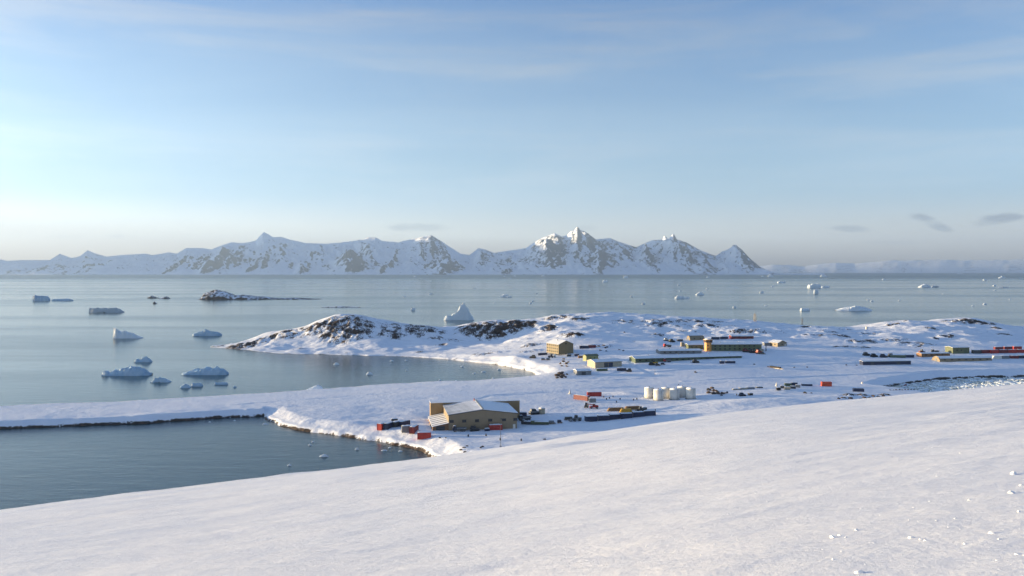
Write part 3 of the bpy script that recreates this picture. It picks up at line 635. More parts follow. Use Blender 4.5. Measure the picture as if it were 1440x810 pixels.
def quonset(name, label, cat, u, v, L, Rd, yaw, m, H=None, windows=0, snowtop=True):
    """rounded hut, long axis along local x, left end at (u, v)"""
    H = H or Rd; t = thing(name, loc(u, v), R(yaw), label, cat)
    def arc(r, h, a0, a1, n=14): return [(r * math.cos(a0 + (a1 - a0) * i / n) + Rd, h * math.sin(a0 + (a1 - a0) * i / n)) for i in range(n + 1)]
    MB().extx([(2 * Rd, -1.2)] + arc(Rd, H, 0, math.pi) + [(0, -1.2)], 0, L).build('shell', m, t)
    if snowtop:
        o = arc(Rd + .18, H + .18, R(42), R(140)); i_ = arc(Rd + .02, H + .02, R(140), R(42))
        MB().extx(o + i_, .5, L + .1).build('snow_cover', M_SNOW, t)
    MB().extx([(y, z) for y, z in arc(Rd + .1, H + .1, 0, math.pi)] + [(y, z) for y, z in arc(Rd - .25, H - .25, math.pi, 0)], -.18, .12).build('end_rim', m, t)
    B(-.06, Rd, 1.2, .12, 2.6, 2.6).build('door', M_GREY, t)
    for i in range(windows): B(L * (i + .7) / (windows + .4), -.06 + Rd * .03, H * .42, 1.2, .25, .7).build('window', M_GLASS, t)
    return t

def wheels(t, pts, r=.5, w=.4):
    for x, y in pts:
        o = MB().cyl((x, y - w / 2, r), (x, y + w / 2, r), r, n=14).build('wheel', M_BLACK, t)
        MB().cyl((x, y - w / 2 - .02, r), (x, y + w / 2 + .02, r), r * .5, n=10).build('rim', M_GREY, o)
def truck(u, v, mat, label, yaw=0, bed=True, group=None, cat='truck', name='flatbed_truck', s=1.0):
    t = thing(name, loc(u, v), R(yaw), label, cat, group, s)
    MB().box(0, 0, .85, 6.4, 1.0, .3).build('chassis', M_DGREY, t)
    c = MB().ext([(-3.3, .7), (-3.3, 1.7), (-2.9, 2.7), (-1.6, 2.75), (-1.5, .7)], -1.05, 1.05).build('cab', mat, t)
    MB().ext([(-3.13, 1.85), (-2.9, 2.5), (-1.7, 2.55), (-1.7, 1.85)], -1.08, 1.08).build('window', M_GLASS, c)
    if bed: MB().box(.9, 0, 1.25, 4.6, 2.2, .2).box(.9, -1.08, 1.55, 4.6, .08, .5).box(.9, 1.08, 1.55, 4.6, .08, .5).box(3.2, 0, 1.55, .08, 2.2, .5).build('cargo_bed', M_GREY if mat is not M_GREY else M_DGREY, t)
    else: MB().box(.9, 0, 2.0, 4.6, 2.2, 2.1).build('cargo_box', M_GREY, t)
    wheels(t, [(-2.4, -.95), (-2.4, .95), (1.0, -.95), (1.0, .95), (2.3, -.95), (2.3, .95)]); drift(t, 1.2, 1.9, 2.76, 3, .1).location = (-2.25, 0, 0)
    return t
def loader(u, v, mat, label, yaw=0, s=1.0, group=None):
    t = thing('wheel_loader', loc(u, v), R(yaw), label, 'wheel loader', group, s)
    MB().ext([(-2.9, .8), (-2.9, 1.9), (-.4, 2.0), (1.4, 1.6), (1.4, .8)], -.9, .9).build('body', mat, t)
    c = MB().ext([(-.6, 1.9), (-.5, 3.3), (.8, 3.3), (1.1, 1.7)], -.75, .75).build('cab', M_DGREY, t)
    MB().ext([(-.4, 2.1), (-.35, 3.1), (.75, 3.1), (.95, 2.1)], -.78, .78).build('window', M_GLASS, c)
    MB().box(2.1, -.5, 1.3, 2.6, .18, .3, 0, R(18)).box(2.1, .5, 1.3, 2.6, .18, .3, 0, R(18)).build('lift_arm', mat, t)
    MB().ext([(3.2, .2), (3.1, 1.3), (3.4, 1.3), (3.6, .45), (4.4, .3), (4.4, .18)], -1.3, 1.3).build('bucket', M_GREY, t)
    wheels(t, [(-1.8, -.95), (-1.8, .95), (1.2, -.95), (1.2, .95)], .75, .55); return t
def telehandler(u, v, mat, label, yaw=0, s=1.0):
    t = thing('telehandler', loc(u, v), R(yaw), label, 'telehandler', None, s)
    MB().ext([(-2.6, .7), (-2.6, 1.7), (0, 1.5), (2.3, 1.3), (2.3, .7)], -.9, .9).build('body', mat, t)
    MB().ext([(-.9, 1.3), (-.8, 2.6), (.4, 2.6), (.7, 1.3)], -.95, -.1).build('cab', M_GLASS, t)
    MB().box(.6, .4, 2.2, 6.4, .4, .45, 0, R(-10)).build('boom', mat, t)
    MB().box(3.7, .4, 2.0, .12, 1.6, 1.1).box(4.2, .05, 1.5, 1.1, .14, .08).box(4.2, .8, 1.5, 1.1, .14, .08).build('fork', M_DGREY, t)
    wheels(t, [(-1.7, -.95), (-1.7, .95), (1.6, -.95), (1.6, .95)], .65, .45); return t
def excavator(u, v, mat, label, yaw=0, s=1.0):
    t = thing('excavator', loc(u, v), R(yaw), label, 'excavator', None, s)
    for y in (-1.1, 1.1): MB().ext([(-2.0, .45), (-1.7, .9), (1.7, .9), (2.0, .45), (1.7, 0), (-1.7, 0)], y - .3, y + .3).build('track', M_BLACK, t)
    MB().ext([(-2.3, 1.0), (-2.4, 2.1), (-.2, 2.2), (1.2, 1.7), (1.2, 1.0)], -1.25, 1.25).build('body', mat, t)
    c = MB().ext([(-.2, 1.8), (-.2, 3.1), (1.0, 3.1), (1.3, 1.8)], -1.2, -.2).build('cab', M_DGREY, t)
    MB().ext([(0, 2.0), (0, 2.9), (.95, 2.9), (1.1, 2.0)], -1.23, -.17).build('window', M_GLASS, c)
    MB().box(2.3, .3, 3.0, 3.6, .4, .5, 0, R(-38)).build('boom', mat, t)
    MB().box(4.0, .3, 2.9, .35, .35, 3.2, 0, R(12)).build('stick', mat, t)
    MB().ext([(3.5, .2), (3.4, 1.1), (4.1, 1.2), (4.6, .6), (4.3, .1)], -.2, .8).build('bucket', M_GREY, t); return t
def snowcat(u, v, mat, label, yaw=0, s=1.0, group=None):
    t = thing('tracked_snow_vehicle', loc(u, v), R(yaw), label, 'snow vehicle', group, s)
    for y in (-.95, .95):
        MB().ext([(-2.2, .4), (-1.9, .8), (1.7, .8), (2.2, .5), (1.8, 0), (-1.9, 0)], y - .35, y + .35).build('track', M_BLACK, t)
    MB().ext([(-2.1, .8), (-2.1, 1.4), (.2, 1.4), (2.1, 1.3), (2.2, .8)], -.95, .95).build('body', mat, t)
    c = MB().ext([(-1.6, 1.4), (-1.5, 2.4), (.5, 2.4), (1.0, 1.4)], -.85, .85).build('cab', mat, t)
    MB().ext([(-1.35, 1.6), (-1.3, 2.25), (.5, 2.25), (.8, 1.6)], -.88, .88).build('window', M_GLASS, c)
    MB().ext([(2.5, .1), (2.35, 1.0), (2.5, 1.0), (2.7, .15)], -1.3, 1.3).build('blade', M_GREY, t); return t
def sledge(u, v, mat, label, yaw=0, L=4.5, s=1.0, group=None):
    t = thing('cargo_sledge', loc(u, v), R(yaw), label, 'sledge', group, s)
    for y in (-.7, .7): MB().ext([(-L / 2, 0), (-L / 2, .12), (L / 2 - .2, .12), (L / 2 + .3, .6), (L / 2 + .4, .55), (L / 2, 0)], y - .06, y + .06).build('runner', M_STEEL, t)
    MB().box(0, 0, .5, L, 1.7, .12).box(-L * .3, 0, .3, .1, 1.5, .4).box(L * .3, 0, .3, .1, 1.5, .4).build('deck', M_WOOD, t)
    MB().box(-.2, 0, 1.05, L * .75, 1.4, 1.0).build('load', mat, t); return t
def pole(u, v, h, label, r=.09, name='marker_pole', cat='pole', mat=None, arm=True):
    t = thing(name, loc(u, v), 0, label, cat)
    MB().cyl((0, 0, -.6), (0, 0, h), r, r * .6, 8).build('shaft', mat or M_DGREY, t)
    MB().box(0, 0, .05, .9, .9, .3).build('base', M_GREY, t)
    if arm: MB().box(.3, 0, h - .25, .7, .1, .4).build('lamp_head', M_DGREY, t)
    return t

# boulders and heaps
def ico():
    import bmesh
    bm = bmesh.new(); bmesh.ops.create_icosphere(bm, subdivisions=2, radius=1.0)
    v = np.array([p.co[:] for p in bm.verts]); f = [tuple(x.index for x in p.verts) for p in bm.faces]; bm.free(); return v, f
IV, IF = ico()
def rock_mesh(mat, seed):
    rnd = np.random.RandomState(seed); v = IV.copy()
    for _ in range(9):
        d = rnd.randn(3); d /= np.linalg.norm(d); c = .45 + .35 * rnd.rand(); k = v @ d; v -= np.outer(np.maximum(0, k - c), d)
    v *= (1 + .12 * rnd.randn(len(v), 1)); v[:, 2] *= .75
    return MB().add(v, IF).build('boulder', mat)
RK = {}
def boulder(u, v, size, label, mat=None, group=None, cat='boulder', dz=0.15):
    mat = mat or M_ROCKD; k = (mat.name, random.randrange(4))
    if k not in RK: RK[k] = o = rock_mesh(mat, 10 + len(RK))
    else: o = RK[k].copy(); COL.objects.link(o)
    s = size; o.location = loc(u, v, s * dz); o.scale = (s * random.uniform(.85, 1.3), s * random.uniform(.8, 1.1), s * random.uniform(.6, .95))
    o.rotation_euler = (random.uniform(-.3, .3), random.uniform(-.3, .3), random.uniform(0, 6.28))
    tag(o, label, cat)
    if group: o['group'] = group
    elif 'group' in o: del o['group']
    return o
def drum(u, v, mat, label, group):
    t = thing('fuel_drum', loc(u, v), 0, label, 'drum', group)
    b = MB().cyl((0, 0, -.2), (0, 0, .95), .32, n=12).build('barrel', mat, t); MB().cyl((0, 0, .3), (0, 0, .36), .34, n=12).cyl((0, 0, .62), (0, 0, .68), .34, n=12).build('hoop', mat, b); return t
def crate(u, v, L, W, H, mat, label, yaw=0, group=None, lid=True, name='cargo_crate', cat='crate'):
    t = thing(name, loc(u, v), R(yaw), label, cat, group)
    MB().box(0, 0, H / 2 - .2, L, W, H + .4).build('side', mat, t)
    for x in (-L / 2, -L / 6, L / 6, L / 2): B(x, -W / 2 - .03, H / 2, .14, .06, H).build('batten', mat, t)
    if lid: drift(t, L + .1, W + .1, H + .02, int(u), .16)
    return t

# ------------------------------------------------------------------ the aircraft hangar by the cove
g0 = gp(631, 605.5)
hg = thing('aircraft_hangar', (g0[0], g0[1], g0[2] - .2), R(10), 'large tan hangar with low gabled roof and a row of six small dark windows', 'hangar')
HW, HD, HE, HR = 33.0, 28.0, 7.6, 9.7
MB().ext([(0, -1.5), (0, HE), (HW / 2, HR), (HW, HE), (HW, -1.5)], 0, HD).build('wall', M_TAN, hg)
rl = MB().ext([(-.4, HE - .02), (-.4, HE + .18), (HW / 2, HR + .24), (HW / 2, HR + .03)], -.4, HD).build('roof_slope', ribbed_snow_roof(), hg)
rl['label'] = 'ribbed metal roof slope with stripes of snow'
MB().ext([(HW / 2, HR + .03), (HW / 2, HR + .26), (HW + .4, HE + .2), (HW + .4, HE - .02)], -.4, HD).build('roof_slope', M_SNOW, hg)['label'] = 'roof slope under smooth snow'
MB().ext([(-.45, HE - .3), (-.45, HE - .05), (HW / 2, HR), (HW + .45, HE - .05), (HW + .45, HE - .3), (HW / 2, HR - .25)], -.46, -.401).build('fascia', M_DGREY, hg)
B(HW / 2, HD / 2, HR + .3, .9, HD, .25).build('ridge_cap', M_STEEL, rl)
MB().box(HW / 2, HD + 3.5, 3.7, HW + 13, 7, 10.4).build('rear_wall', M_TAN2, hg)['label'] = 'wide rear door section reaching past both side walls'
MB().box(HW / 2, HD + 3.5, 9.0, HW + 13.3, 7.3, .24).build('rear_roof', M_SNOW, hg)
lt = MB().ext([(-7.6, -1.5), (-7.6, 2.1), (-.02, 3.6), (-.02, -1.5)], .6, HD - .02).build('lean_to', M_BROWN, hg)
MB().ext([(-7.9, 2.08), (-7.9, 2.28), (-.02, 3.86), (-.02, 3.64)], .3, HD - .03).build('lean_to_roof', M_SNOW, lt)
for i in range(6): B(-4.0, 2.6 + i * 4.4, 3.07, 7.7, .55, .26, 0, R(-11.6)).build('roof_rib', M_GREY, lt)
B(-3.9, .55, 1.15, 4.2, .12, 2.2).build('door', M_DGREY, lt)
for u in (637.5, 653, 669, 685.5, 703, 717.5):
    x = 1.4 + (u - 637.5) * .385
    o = B(x, -.05, 4.5, 1.9, .16, 1.0).build('window', M_GLASS, hg); MB().box(x, -.1, 3.92, 2.2, .2, .14).box(x, -.1, 5.08, 2.2, .2, .14).build('window_frame', M_DGREY, o)
o = B(31.6, -.06, 1.1, 1.2, .16, 2.3).build('door', M_WHITE, hg); B(31.2, -.18, 1.1, .1, .08, .3).build('handle', M_STEEL, o)
MB().cyl((HW / 2 - 1, HD - 2, HR - .5), (HW / 2 - 1, HD - 2, HR + 1.3), .25, n=8).build('vent_pipe', M_RED, hg)
pole(704, 628, 12.0, 'tall thin lamp pole standing on snow in front of the hangar', .11, 'lamp_post', 'lamp post')
container(697, 604.5, M_RED, 'red container with snowy roof parked against the hangar front wall', 8)
truck(646, 606.5, M_NAVY, 'dark blue flatbed truck parked by the hangar wall next to the lean-to', 12)
snowcat(667, 606, M_DGREY, 'dark tracked vehicle below the third hangar window', 10)
crate(685, 606, 2.2, 1.6, 1.2, M_NAVY, 'small dark blue crate beside the red container at the hangar wall', 10)
container(596.5, 615.5, M_RED, 'bright red container alone on the snow bank by the cove, before the lean-to', 6)
container(538, 602, M_RED, 'red container end-on at the edge of the cluster nearest the cove spit', 68)
container(546.5, 601.5, M_NAVY, 'navy container close beside the red one in the shore cluster', 70)
container(558.5, 599.5, M_DGREY, 'dark grey container in the middle of the shore cluster', 60)
container(568, 599, M_NAVY, 'navy container at the inland end of the shore cluster', 55)
crate(554.5, 593, 3.0, 2.4, 1.6, M_DGREY, 'small dark crate behind the shore container cluster', 15)
container(574, 606, M_GREY, 'grey container with deep snow roof, closest of the shore cluster to the hangar', 15)
container(582, 606.5, M_DRED, 'dark red container abutting the grey snow-topped one', 78)
for u, v in [(658.5, 614), (683.5, 613), (733, 620), (703.5, 619)]:
    drum(u, v, M_BLACK, 'single black fuel drum standing on the snow before the hangar', 'black drums scattered before the hangar')
for u, v in [(652.5, 629.5), (657, 627.5), (648.5, 633), (653.5, 636), (676, 630), (678.5, 628.5), (766, 618), (627, 616), (619, 616)]:
    boulder(u, v, .75, 'small black stone poking out of the snow below the hangar', M_ROCKD, 'black stones below the hangar')

# ------------------------------------------------------------------ yard east of the hangar
container(732, 586.5, M_NAVY, 'dark navy container touching the corner of the hangar', 5)
t = snowcat(751, 582.5, M_GREY, 'grey tracked vehicle with rounded cab between the hangar and pale tank', 20, 1.2)
t = thing('fuel_tank', loc(762, 582), 0, 'short pale grey cylindrical tank by the grey tracked vehicle', 'tank')
MB().cyl((0, 0, -.5), (0, 0, 3.0), 1.7, n=20).build('shell', M_BEIGE, t); MB().cyl((0, 0, 3.0), (0, 0, 3.4), 1.75, .5, 20).build('top', M_SNOW, t)
truck(738, 591, M_DGREY, 'dark truck on the snow track just right of the hangar', 25)
def workboat(u, v, mat, label, yaw, L):
    t = thing('work_boat', loc(u, v), R(yaw), label, 'boat'); mb = MB(); st = []
    for i in range(9):
        k = i / 8; b = 1.5 * (1 - max(0, k - .55) ** 2 / .21); x = -L / 2 + L * k; sh = .35 * k * k; st.append([(x, -b, 1.5 + sh), (x, -b * .75, .4), (x, 0, 0), (x, b * .75, .4), (x, b, 1.5 + sh)])
    for s_ in st: mb.v += s_
    mb.f = [(i * 5 + j, (i + 1) * 5 + j, (i + 1) * 5 + j + 1, i * 5 + j + 1) for i in range(8) for j in range(4)] + [(0, 1, 2, 3, 4)]; mb.sm = [True] * len(mb.f)
    mb.build('hull', mat, t)
    MB().box(-L * .1, 0, 1.5, L * .78, 2.5, .12).build('cover', M_SNOW, t); MB().box(0, -1.35, .1, L * .7, .2, .8).build('cradle', M_WOOD, t); return t
workboat(742.5, 596.5, M_DGREY, 'dark grey work boat laid up under snow, closer to the hangar', 170, 7.0)
workboat(759, 597, M_OLIVE, 'olive work boat laid up under snow beside the dark grey boat', 176, 9.0)
for i, (u, v, l) in enumerate([(776, 596, 3.2), (787, 595, 2.4)]): sledge(u, v, (M_GREY, M_NAVY)[i], ('low grey loaded sledge just past the olive boat', 'small navy loaded sledge farther right of the olive boat')[i], 10, l)
sledge(800, 590.5, M_DGREY, 'dark sledge on the snow at the start of the long navy container row', 12, 5)
loader(810.5, 592, M_GREY, 'grey wheel loader at the end of the long navy container row', 200, .9)
NV = ['navy container standing apart at the loader end of the long row', 'navy container, second in the long row counted from the loader', 'navy container in the middle of the long row, third from the loader', 'navy container, fourth in the long row counted from the loader', 'navy container just after the small gap in the long row', 'navy container at the end of the long row beside the dark post']
for (u, v), l in zip([(831, 592), (849, 590.8), (865, 589.2), (880.5, 587.8), (897.5, 585.8), (913, 584.2)], NV):
    container(u, v, M_NAVY, l, 10, 5.9, 2.5, 'navy containers in one long row', W=2.44)
pole(921.5, 584, 3.2, 'short dark post at the far end of the navy container row', .35, 'marker_post', 'post', M_NAVY, False)
# timber
for i, (u, v, l, m, lab, yw) in enumerate([(866, 578, 9.5, M_WOOD, 'long stack of brown timber planks at the left of the timber yard', 10), (889, 576, 9.0, M_WOOD, 'brown plank stack at the right of the timber yard', 14), (880, 579.5, 6.5, M_YELL, 'short stack of yellow planks in front of the brown timber', 6)]):
    t = thing('timber_stack', loc(u, v), R(yw), lab, 'timber stack')
    for k in range(4): MB().box(.25 * (k % 2), .1 * (k - 1), .35 + .42 * k, l - .5 * k, 1.9 - .12 * k, .34).build('plank_layer', m, t)
    for x in (-l * .3, l * .3): MB().box(x, 0, .0, .25, 2.0, .4).build('bearer', M_DGREY, t)
loader(901, 579, M_DGREY, 'dark wheel loader between the timber stacks and the navy row', 190, .85)
crate(905.5, 576, 2.6, 2, 1.3, M_DGREY, 'dark crate at the far right of the timber yard', 15)
# red pair and vehicles
container(818, 562, M_DRED, 'dark red long container seen nearly end-on, the nearer of the red pair', -42, 10.0)
container(835.5, 557, M_RED, 'long red container behind the dark red one on the runway edge', 4, 8.4)
crate(833, 565.5, 3.8, 2.6, 2.3, M_GREY, 'grey box cabin with snow roof between the red containers and telehandler', 0, name='box_cabin', cat='cabin')
telehandler(835, 574.5, M_RED, 'red telehandler with raised boom parked behind the navy row', 185, .95)
loader(824.5, 573, M_DGREY, 'dark loader beside the red telehandler', 80, .8)
t = thing('snow_marker', loc(801.5, 554), 0, 'white conical marker on the snow left of the red containers', 'marker'); MB().cyl((0, 0, -.2), (0, 0, 2.3), 1.0, .15, 12).build('cone', M_WHITE, t); MB().cyl((0, 0, -.2), (0, 0, .15), 1.25, n=12).build('base', M_WHITE, t)
for u, v in [(849, 559), (853, 562), (857, 560.5), (862, 558.5), (867, 566), (872, 562), (891, 563), (895.5, 562), (845, 554)]:
    drum(u, v, M_BLACK if u % 2 else M_NAVY, 'dark fuel drum standing about on the snow near the bright snow bank', 'dark drums near the snow bank')
# six white fuel tanks
tk = None
TL = ['white fuel tank at the left end of the back row', 'white fuel tank at the left end of the front row', 'white fuel tank in the middle of the back row', 'white fuel tank in the middle of the front row', 'white fuel tank at the right end of the back row', 'white fuel tank at the right end of the front row']
for (u, v), l in zip([(913, 559.5), (925.8, 562.6), (936.5, 559.6), (948.5, 561.5), (959.5, 558.2), (971.5, 560.6)], TL):
    if tk is None:
        o = thing('fuel_tank', (0, 0, 0), 0, l, 'fuel tank', 'white fuel tanks standing in two rows')
        MB().cyl((0, 0, -.8), (0, 0, 6.0), 2.8, n=32).build('shell', M_WHITE, o); MB().cyl((0, 0, 6.0), (0, 0, 6.45), 2.83, .6, 32).build('top', M_SNOW, o)
        MB().cyl((0, 0, 6.4), (0, 0, 7.0), .25, n=8).build('vent', M_STEEL, o)
        ld = MB()
        for y in (-.25, .25): ld.cyl((2.92, y, 0), (2.92, y, 7.0), .04, n=5)
        for k in range(16): ld.cyl((2.92, -.25, .3 + .4 * k), (2.92, .25, .3 + .4 * k), .025, n=4)
        ld.build('ladder', M_STEEL, o); MB().cyl((0, 0, -.8), (0, 0, .15), 3.25, n=32).build('base_ring', M_GREY, o); tk = o
    else: o = copy_tree(tk)
    o.location = loc(u, v); o.rotation_euler = (0, 0, R(-60 - u % 7)); o['label'] = l
pole(953.5, 556, 6.8, 'thin steel lamp mast standing among the white fuel tanks', .08, 'lamp_post', 'lamp post', M_STEEL)
# heaps, crates and machines along the runway
for i, (u, v, s) in enumerate([(998, 549, 1.8), (1003, 550, 1.6), (997, 553, 2.0), (1004, 554, 2.2), (1010, 554, 1.8), (1016, 554, 1.9), (1022, 553, 1.6), (1008, 550.5, 1.5), (1001, 546.5, 1.5), (1014, 556, 1.4)]):
    boulder(u, v, s, 'grey boulder heaped in the rock pile right of the fuel tanks', M_ROCKB if i % 3 else M_ROCKD, 'boulders of the rock pile by the fuel tanks')
for i, (u, v, l, h) in enumerate([(1036, 548, 5.5, .7), (1045, 547.5, 5.0, 1.0), (1055, 546.8, 5.0, 1.1), (1067.5, 545.5, 4.0, .8)]):
    crate(u, v, l, 2.2, h, (M_GREY, M_BEIGE, M_GREY, M_DGREY)[i], ('low flat grey pallet, closest of the pallet line to the rock pile', 'beige pallet load, second in the low line after the rock pile', 'grey pallet load with batten sides, third in the low line', 'dark grey pallet at the far end of the low line')[i], 8, 'pallet loads in a low line past the rock pile', name='pallet_load', cat='pallet')
snowcat(1043.5, 557, M_NAVY, 'navy tracked vehicle below the low pallet line', 10, .85)
drum(1036, 556, M_DGREY, 'dark drum lying left of the navy tracked vehicle', None); crate(1055, 556, 2.2, 2, 1.4, M_BLACK, 'black cubic crate right of the navy tracked vehicle', 15)
CK = 'stacked cargo by the runway'
for u, v, l, w_, h, m, lab, nm, ct in [(1094.5, 548.5, 2.2, 2.0, 1.6, M_BLACK, 'black crate at the near left corner of the runway cargo', 'cargo_crate', 'crate'), (1101, 546, 3.0, 2.2, 1.6, M_DGREY, 'dark grey crate in the runway cargo with snow on top', 'cargo_crate', 'crate'),
    (1107, 547.5, 3.4, 2.0, 1.5, M_BEIGE, 'beige crate at the front of the runway cargo', 'cargo_crate', 'crate'), (1108, 543, 4.2, 2.4, 2.0, M_GREEN, 'dark green crate at the back of the runway cargo', 'cargo_crate', 'crate'), (1115, 546.5, 3.0, 2.2, 1.6, M_DGREY, 'dark grey low crate in the right half of the runway cargo', 'cargo_crate', 'crate'),
    (1116.5, 542, 3.8, 2.2, 2.0, M_NAVY, 'navy crate at the back right of the runway cargo', 'cargo_crate', 'crate'), (1122, 545, 2.6, 2.2, 1.8, M_GREY, 'pale grey crate at the right end of the runway cargo', 'cargo_crate', 'crate')]:
    crate(u, v, l, w_, h, m, lab, random.uniform(-15, 25), CK)
t = thing('snow_marker', loc(1092, 543), 0, 'white conical marker at the left of the runway cargo', 'marker'); MB().cyl((0, 0, -.2), (0, 0, 2.6), .8, .2, 10).build('cone', M_WHITE, t); MB().cyl((0, 0, -.2), (0, 0, .15), 1.1, n=10).build('base', M_WHITE, t)
container(1134.5, 542.5, M_NAVY, 'low half-height navy container right of the runway cargo', -4, 6.4, 1.25)
container(1162, 543, M_ORANGE, 'vivid orange-red container alone beside the runway', -3, 6.2, 2.9, snow=False)
container(1207, 550.5, M_NAVY, 'navy container standing alone on the snow before the ice-filled bay', -10, 6.2, 1.9, snow=False)
t = thing('snow_marker', loc(1212.5, 539.5), 0, 'white round-topped marker on the runway edge beyond the lone navy container', 'marker'); MB().cyl((0, 0, -.2), (0, 0, .9), .75, .55, 12).build('drum_body', M_WHITE, t); MB().cyl((0, 0, .9), (0, 0, 1.3), .55, .1, 12).build('cap', M_WHITE, t)
excavator(1267, 543.5, M_DRED, 'dark red excavator working at the head of the ice-filled bay', 12, 1.05)
for i in range(9): boulder(1252 + i * 4.2, 548.3 + random.uniform(-.4, .4), .8, 'black stone in the line along the bay below the excavator', M_ROCKD, 'line of black stones by the bay')
for i, (u, v) in enumerate([(1180, 561), (1184, 559.5), (1189, 560), (1196, 560.5), (1210, 561.5), (1216, 559.5), (1223, 559.8), (1228, 557.5), (1234, 558.8), (1243, 557.8), (1132, 553), (1141, 553)]):
    boulder(u, v, random.uniform(.9, 1.5), 'dark rock poking through snow just above the near slope edge', M_ROCKB if i % 2 else M_ROCKD, 'dark rocks above the near slope edge')

# ------------------------------------------------------------------ buildings around the bay head
house('accommodation_block', 'tall ochre block on stilts with three rows of windows beside the far bay', 'building', 785.5, 500, 15.5, 18, 8.2, 3.0, 32, M_UMBER, M_SNOW, 'y', 1.2, .5,
      lwins=[(2 + 2.9 * i, z, 1.3, 1.1) for i in range(6) for z in (1.9, 4.4, 6.9)], wins=[(7.7, 8.6, 1.4, 1.0)], stilts=True, chim=[(5, 9, .8)])
house('workshop', 'low beige workshop with big dark double doors and snowy roof', 'building', 837, 518, 23, 13, 4.6, 1.5, 22, M_BEIGE, M_SNOW, 'x', 0, .5, doors=[(9.5, 3.6, 3.9, M_DGREY), (13.4, 3.6, 3.9, M_NAVY)], chim=[(5, 4, 1.0), (18, 8, .7)])
house('lime_hut', 'lime green hut with dark green roof edge behind the beige workshop', 'hut', 824.5, 508, 11.5, 5, 4.2, .9, 28, M_LIME, M_OLIVE, 'x', 0, .4, wins=[(4, 2.2, 1.2, 1), (8, 2.2, 1.2, 1)])
house('store_shed', 'dark grey shed with thick snow roof at the head of the bay', 'shed', 811.5, 528, 10.8, 8, 3.0, .9, 14, M_GREY, M_SNOW, 'x', 0, .4, doors=[(5, 3, 2.3, M_DGREY)], snow=.35)
container(846.5, 521.5, M_GREEN, 'dark green container lying before the beige workshop doors', 4, 8.0, 1.8)
container(874, 521.5, M_NAVY, 'navy container right of the beige workshop', -3, 6.6, 2.2)
snowcat(884.5, 522.5, M_DGREY, 'dark tracked vehicle right of the navy container at the workshop', 170, .95)
for i, (u, v, s) in enumerate([(784, 529, 2.0), (788, 527, 2.6), (792, 529.5, 2.2), (789, 531.5, 1.9), (795, 531, 1.6), (783.5, 532, 1.4), (797.5, 527, 1.1), (791, 524.5, 1.5)]):
    boulder(u, v, s, 'rust brown boulder in the heap on the bay shore left of the grey shed', M_ROCKB, 'brown boulders heaped on the bay shore', dz=.35)
for i, (u, v, s) in enumerate([(788, 512, 1.5), (792, 509, 1.8), (796, 512, 1.6), (799, 510, 1.3), (793, 505.5, 1.3), (790, 515, 1.3), (797, 515.5, 1.2)]):
    boulder(u, v, s, 'brown boulder in the upright heap below the ochre block', M_ROCKB, 'brown boulders heaped below the ochre block', dz=.35)
container(763, 499, M_NAVY, 'dark container set low beside the lit wall of the ochre block', 8, 7.5, 1.8)
snowcat(749.5, 503.5, M_DGREY, 'dark tracked vehicle closest to the far bay, left of the ochre block', 160, 1.1)
loader(775, 503, M_NAVY, 'dark blue loader below the corner of the ochre block', 10, .9)
for u, v, l in [(764, 506.5, 'dark sledge of two on the track below the ochre block, nearer the bay'), (771, 506.5, 'dark sledge of two on the track below the ochre block, nearer the boulders')]: sledge(u, v, M_DGREY, l, 5, 3.6)
t = thing('fuel_tank', loc(780.3, 502.5), 0, 'small white upright tank below the ochre block', 'tank'); MB().cyl((0, 0, -.4), (0, 0, 2.8), 1.0, n=14).build('shell', M_WHITE, t); MB().cyl((0, 0, 2.8), (0, 0, 3.1), 1.0, .2, 14).build('top', M_WHITE, t)
for u, v, l, m in [(800, 501, 'dark crate under the shaded gable of the ochre block', M_DGREY), (811, 500.5, 'navy crate just right of the ochre block', M_NAVY), (816, 503, 'brown crate between the ochre block and lime hut', M_BROWN)]: crate(u, v, 3.6, 2.2, 1.7, m, l, 10)
container(821.5, 489.5, M_NAVY, 'dark container left of two on the slope behind the ochre block', 2, 8.0, 2.2); container(832.5, 488.5, M_DRED, 'dark container right of two on the slope behind the ochre block', 3, 6.4, 2.2)
for i, (u, v) in enumerate([(842, 487), (849, 486), (854, 488.5), (851, 489.5)]): boulder(u, v, 1.5, 'dark rock beside the containers behind the ochre block', M_ROCKB, 'dark rocks behind the ochre block')
for i, (u, v) in enumerate([(844.5, 493), (852.5, 494), (871, 492), (876.5, 493.5), (878, 467.5)]): boulder(u, v, 1.2, 'lone dark rock on the open snow above the beige workshop', M_ROCKD, 'lone dark rocks above the workshop')

# ------------------------------------------------------------------ the long lodges, tower and upper base
house('long_lodge', 'very long low dark green lodge with white roof, along the runway', 'building', 893.5, 510.5, 92, 13, 3.4, 1.2, 13, M_GREEN, M_SNOW, 'x', 0, .6, wins=[(4 + 5.2 * i, 1.9, 1.6, .9) for i in range(17)], doors=[(26, 1.4, 2.2, M_DGREY), (62, 2.4, 2.4, M_NAVY)], chim=[(14, 7, .9), (40, 7, .9), (66, 7, .9), (84, 6, .7)])
house('lodge_wing', 'grey-walled low wing with white roof just behind the very long lodge', 'building', 928, 498, 36, 12, 2.6, 1.0, 6, M_GREY, M_SNOW, 'x', 0, .5, wins=[(4 + 5 * i, 1.5, 1.5, .8) for i in range(6)], chim=[(10, 6, .7), (24, 6, .7)])
house('main_block', 'olive green two-storey main block with white roof right of the orange tower', 'building', 1001, 493.3, 44, 12, 5.4, 1.3, 4, M_OLIVE, M_SNOW, 'x', 0, .5, wins=[(3 + 4.3 * i, z, 1.5, 1.0) for i in range(9) for z in (1.6, 4.0)], doors=[(41, 1.6, 2.3, M_DGREY)], chim=[(9, 5, .8), (25, 7, .8), (38, 6, .8)])
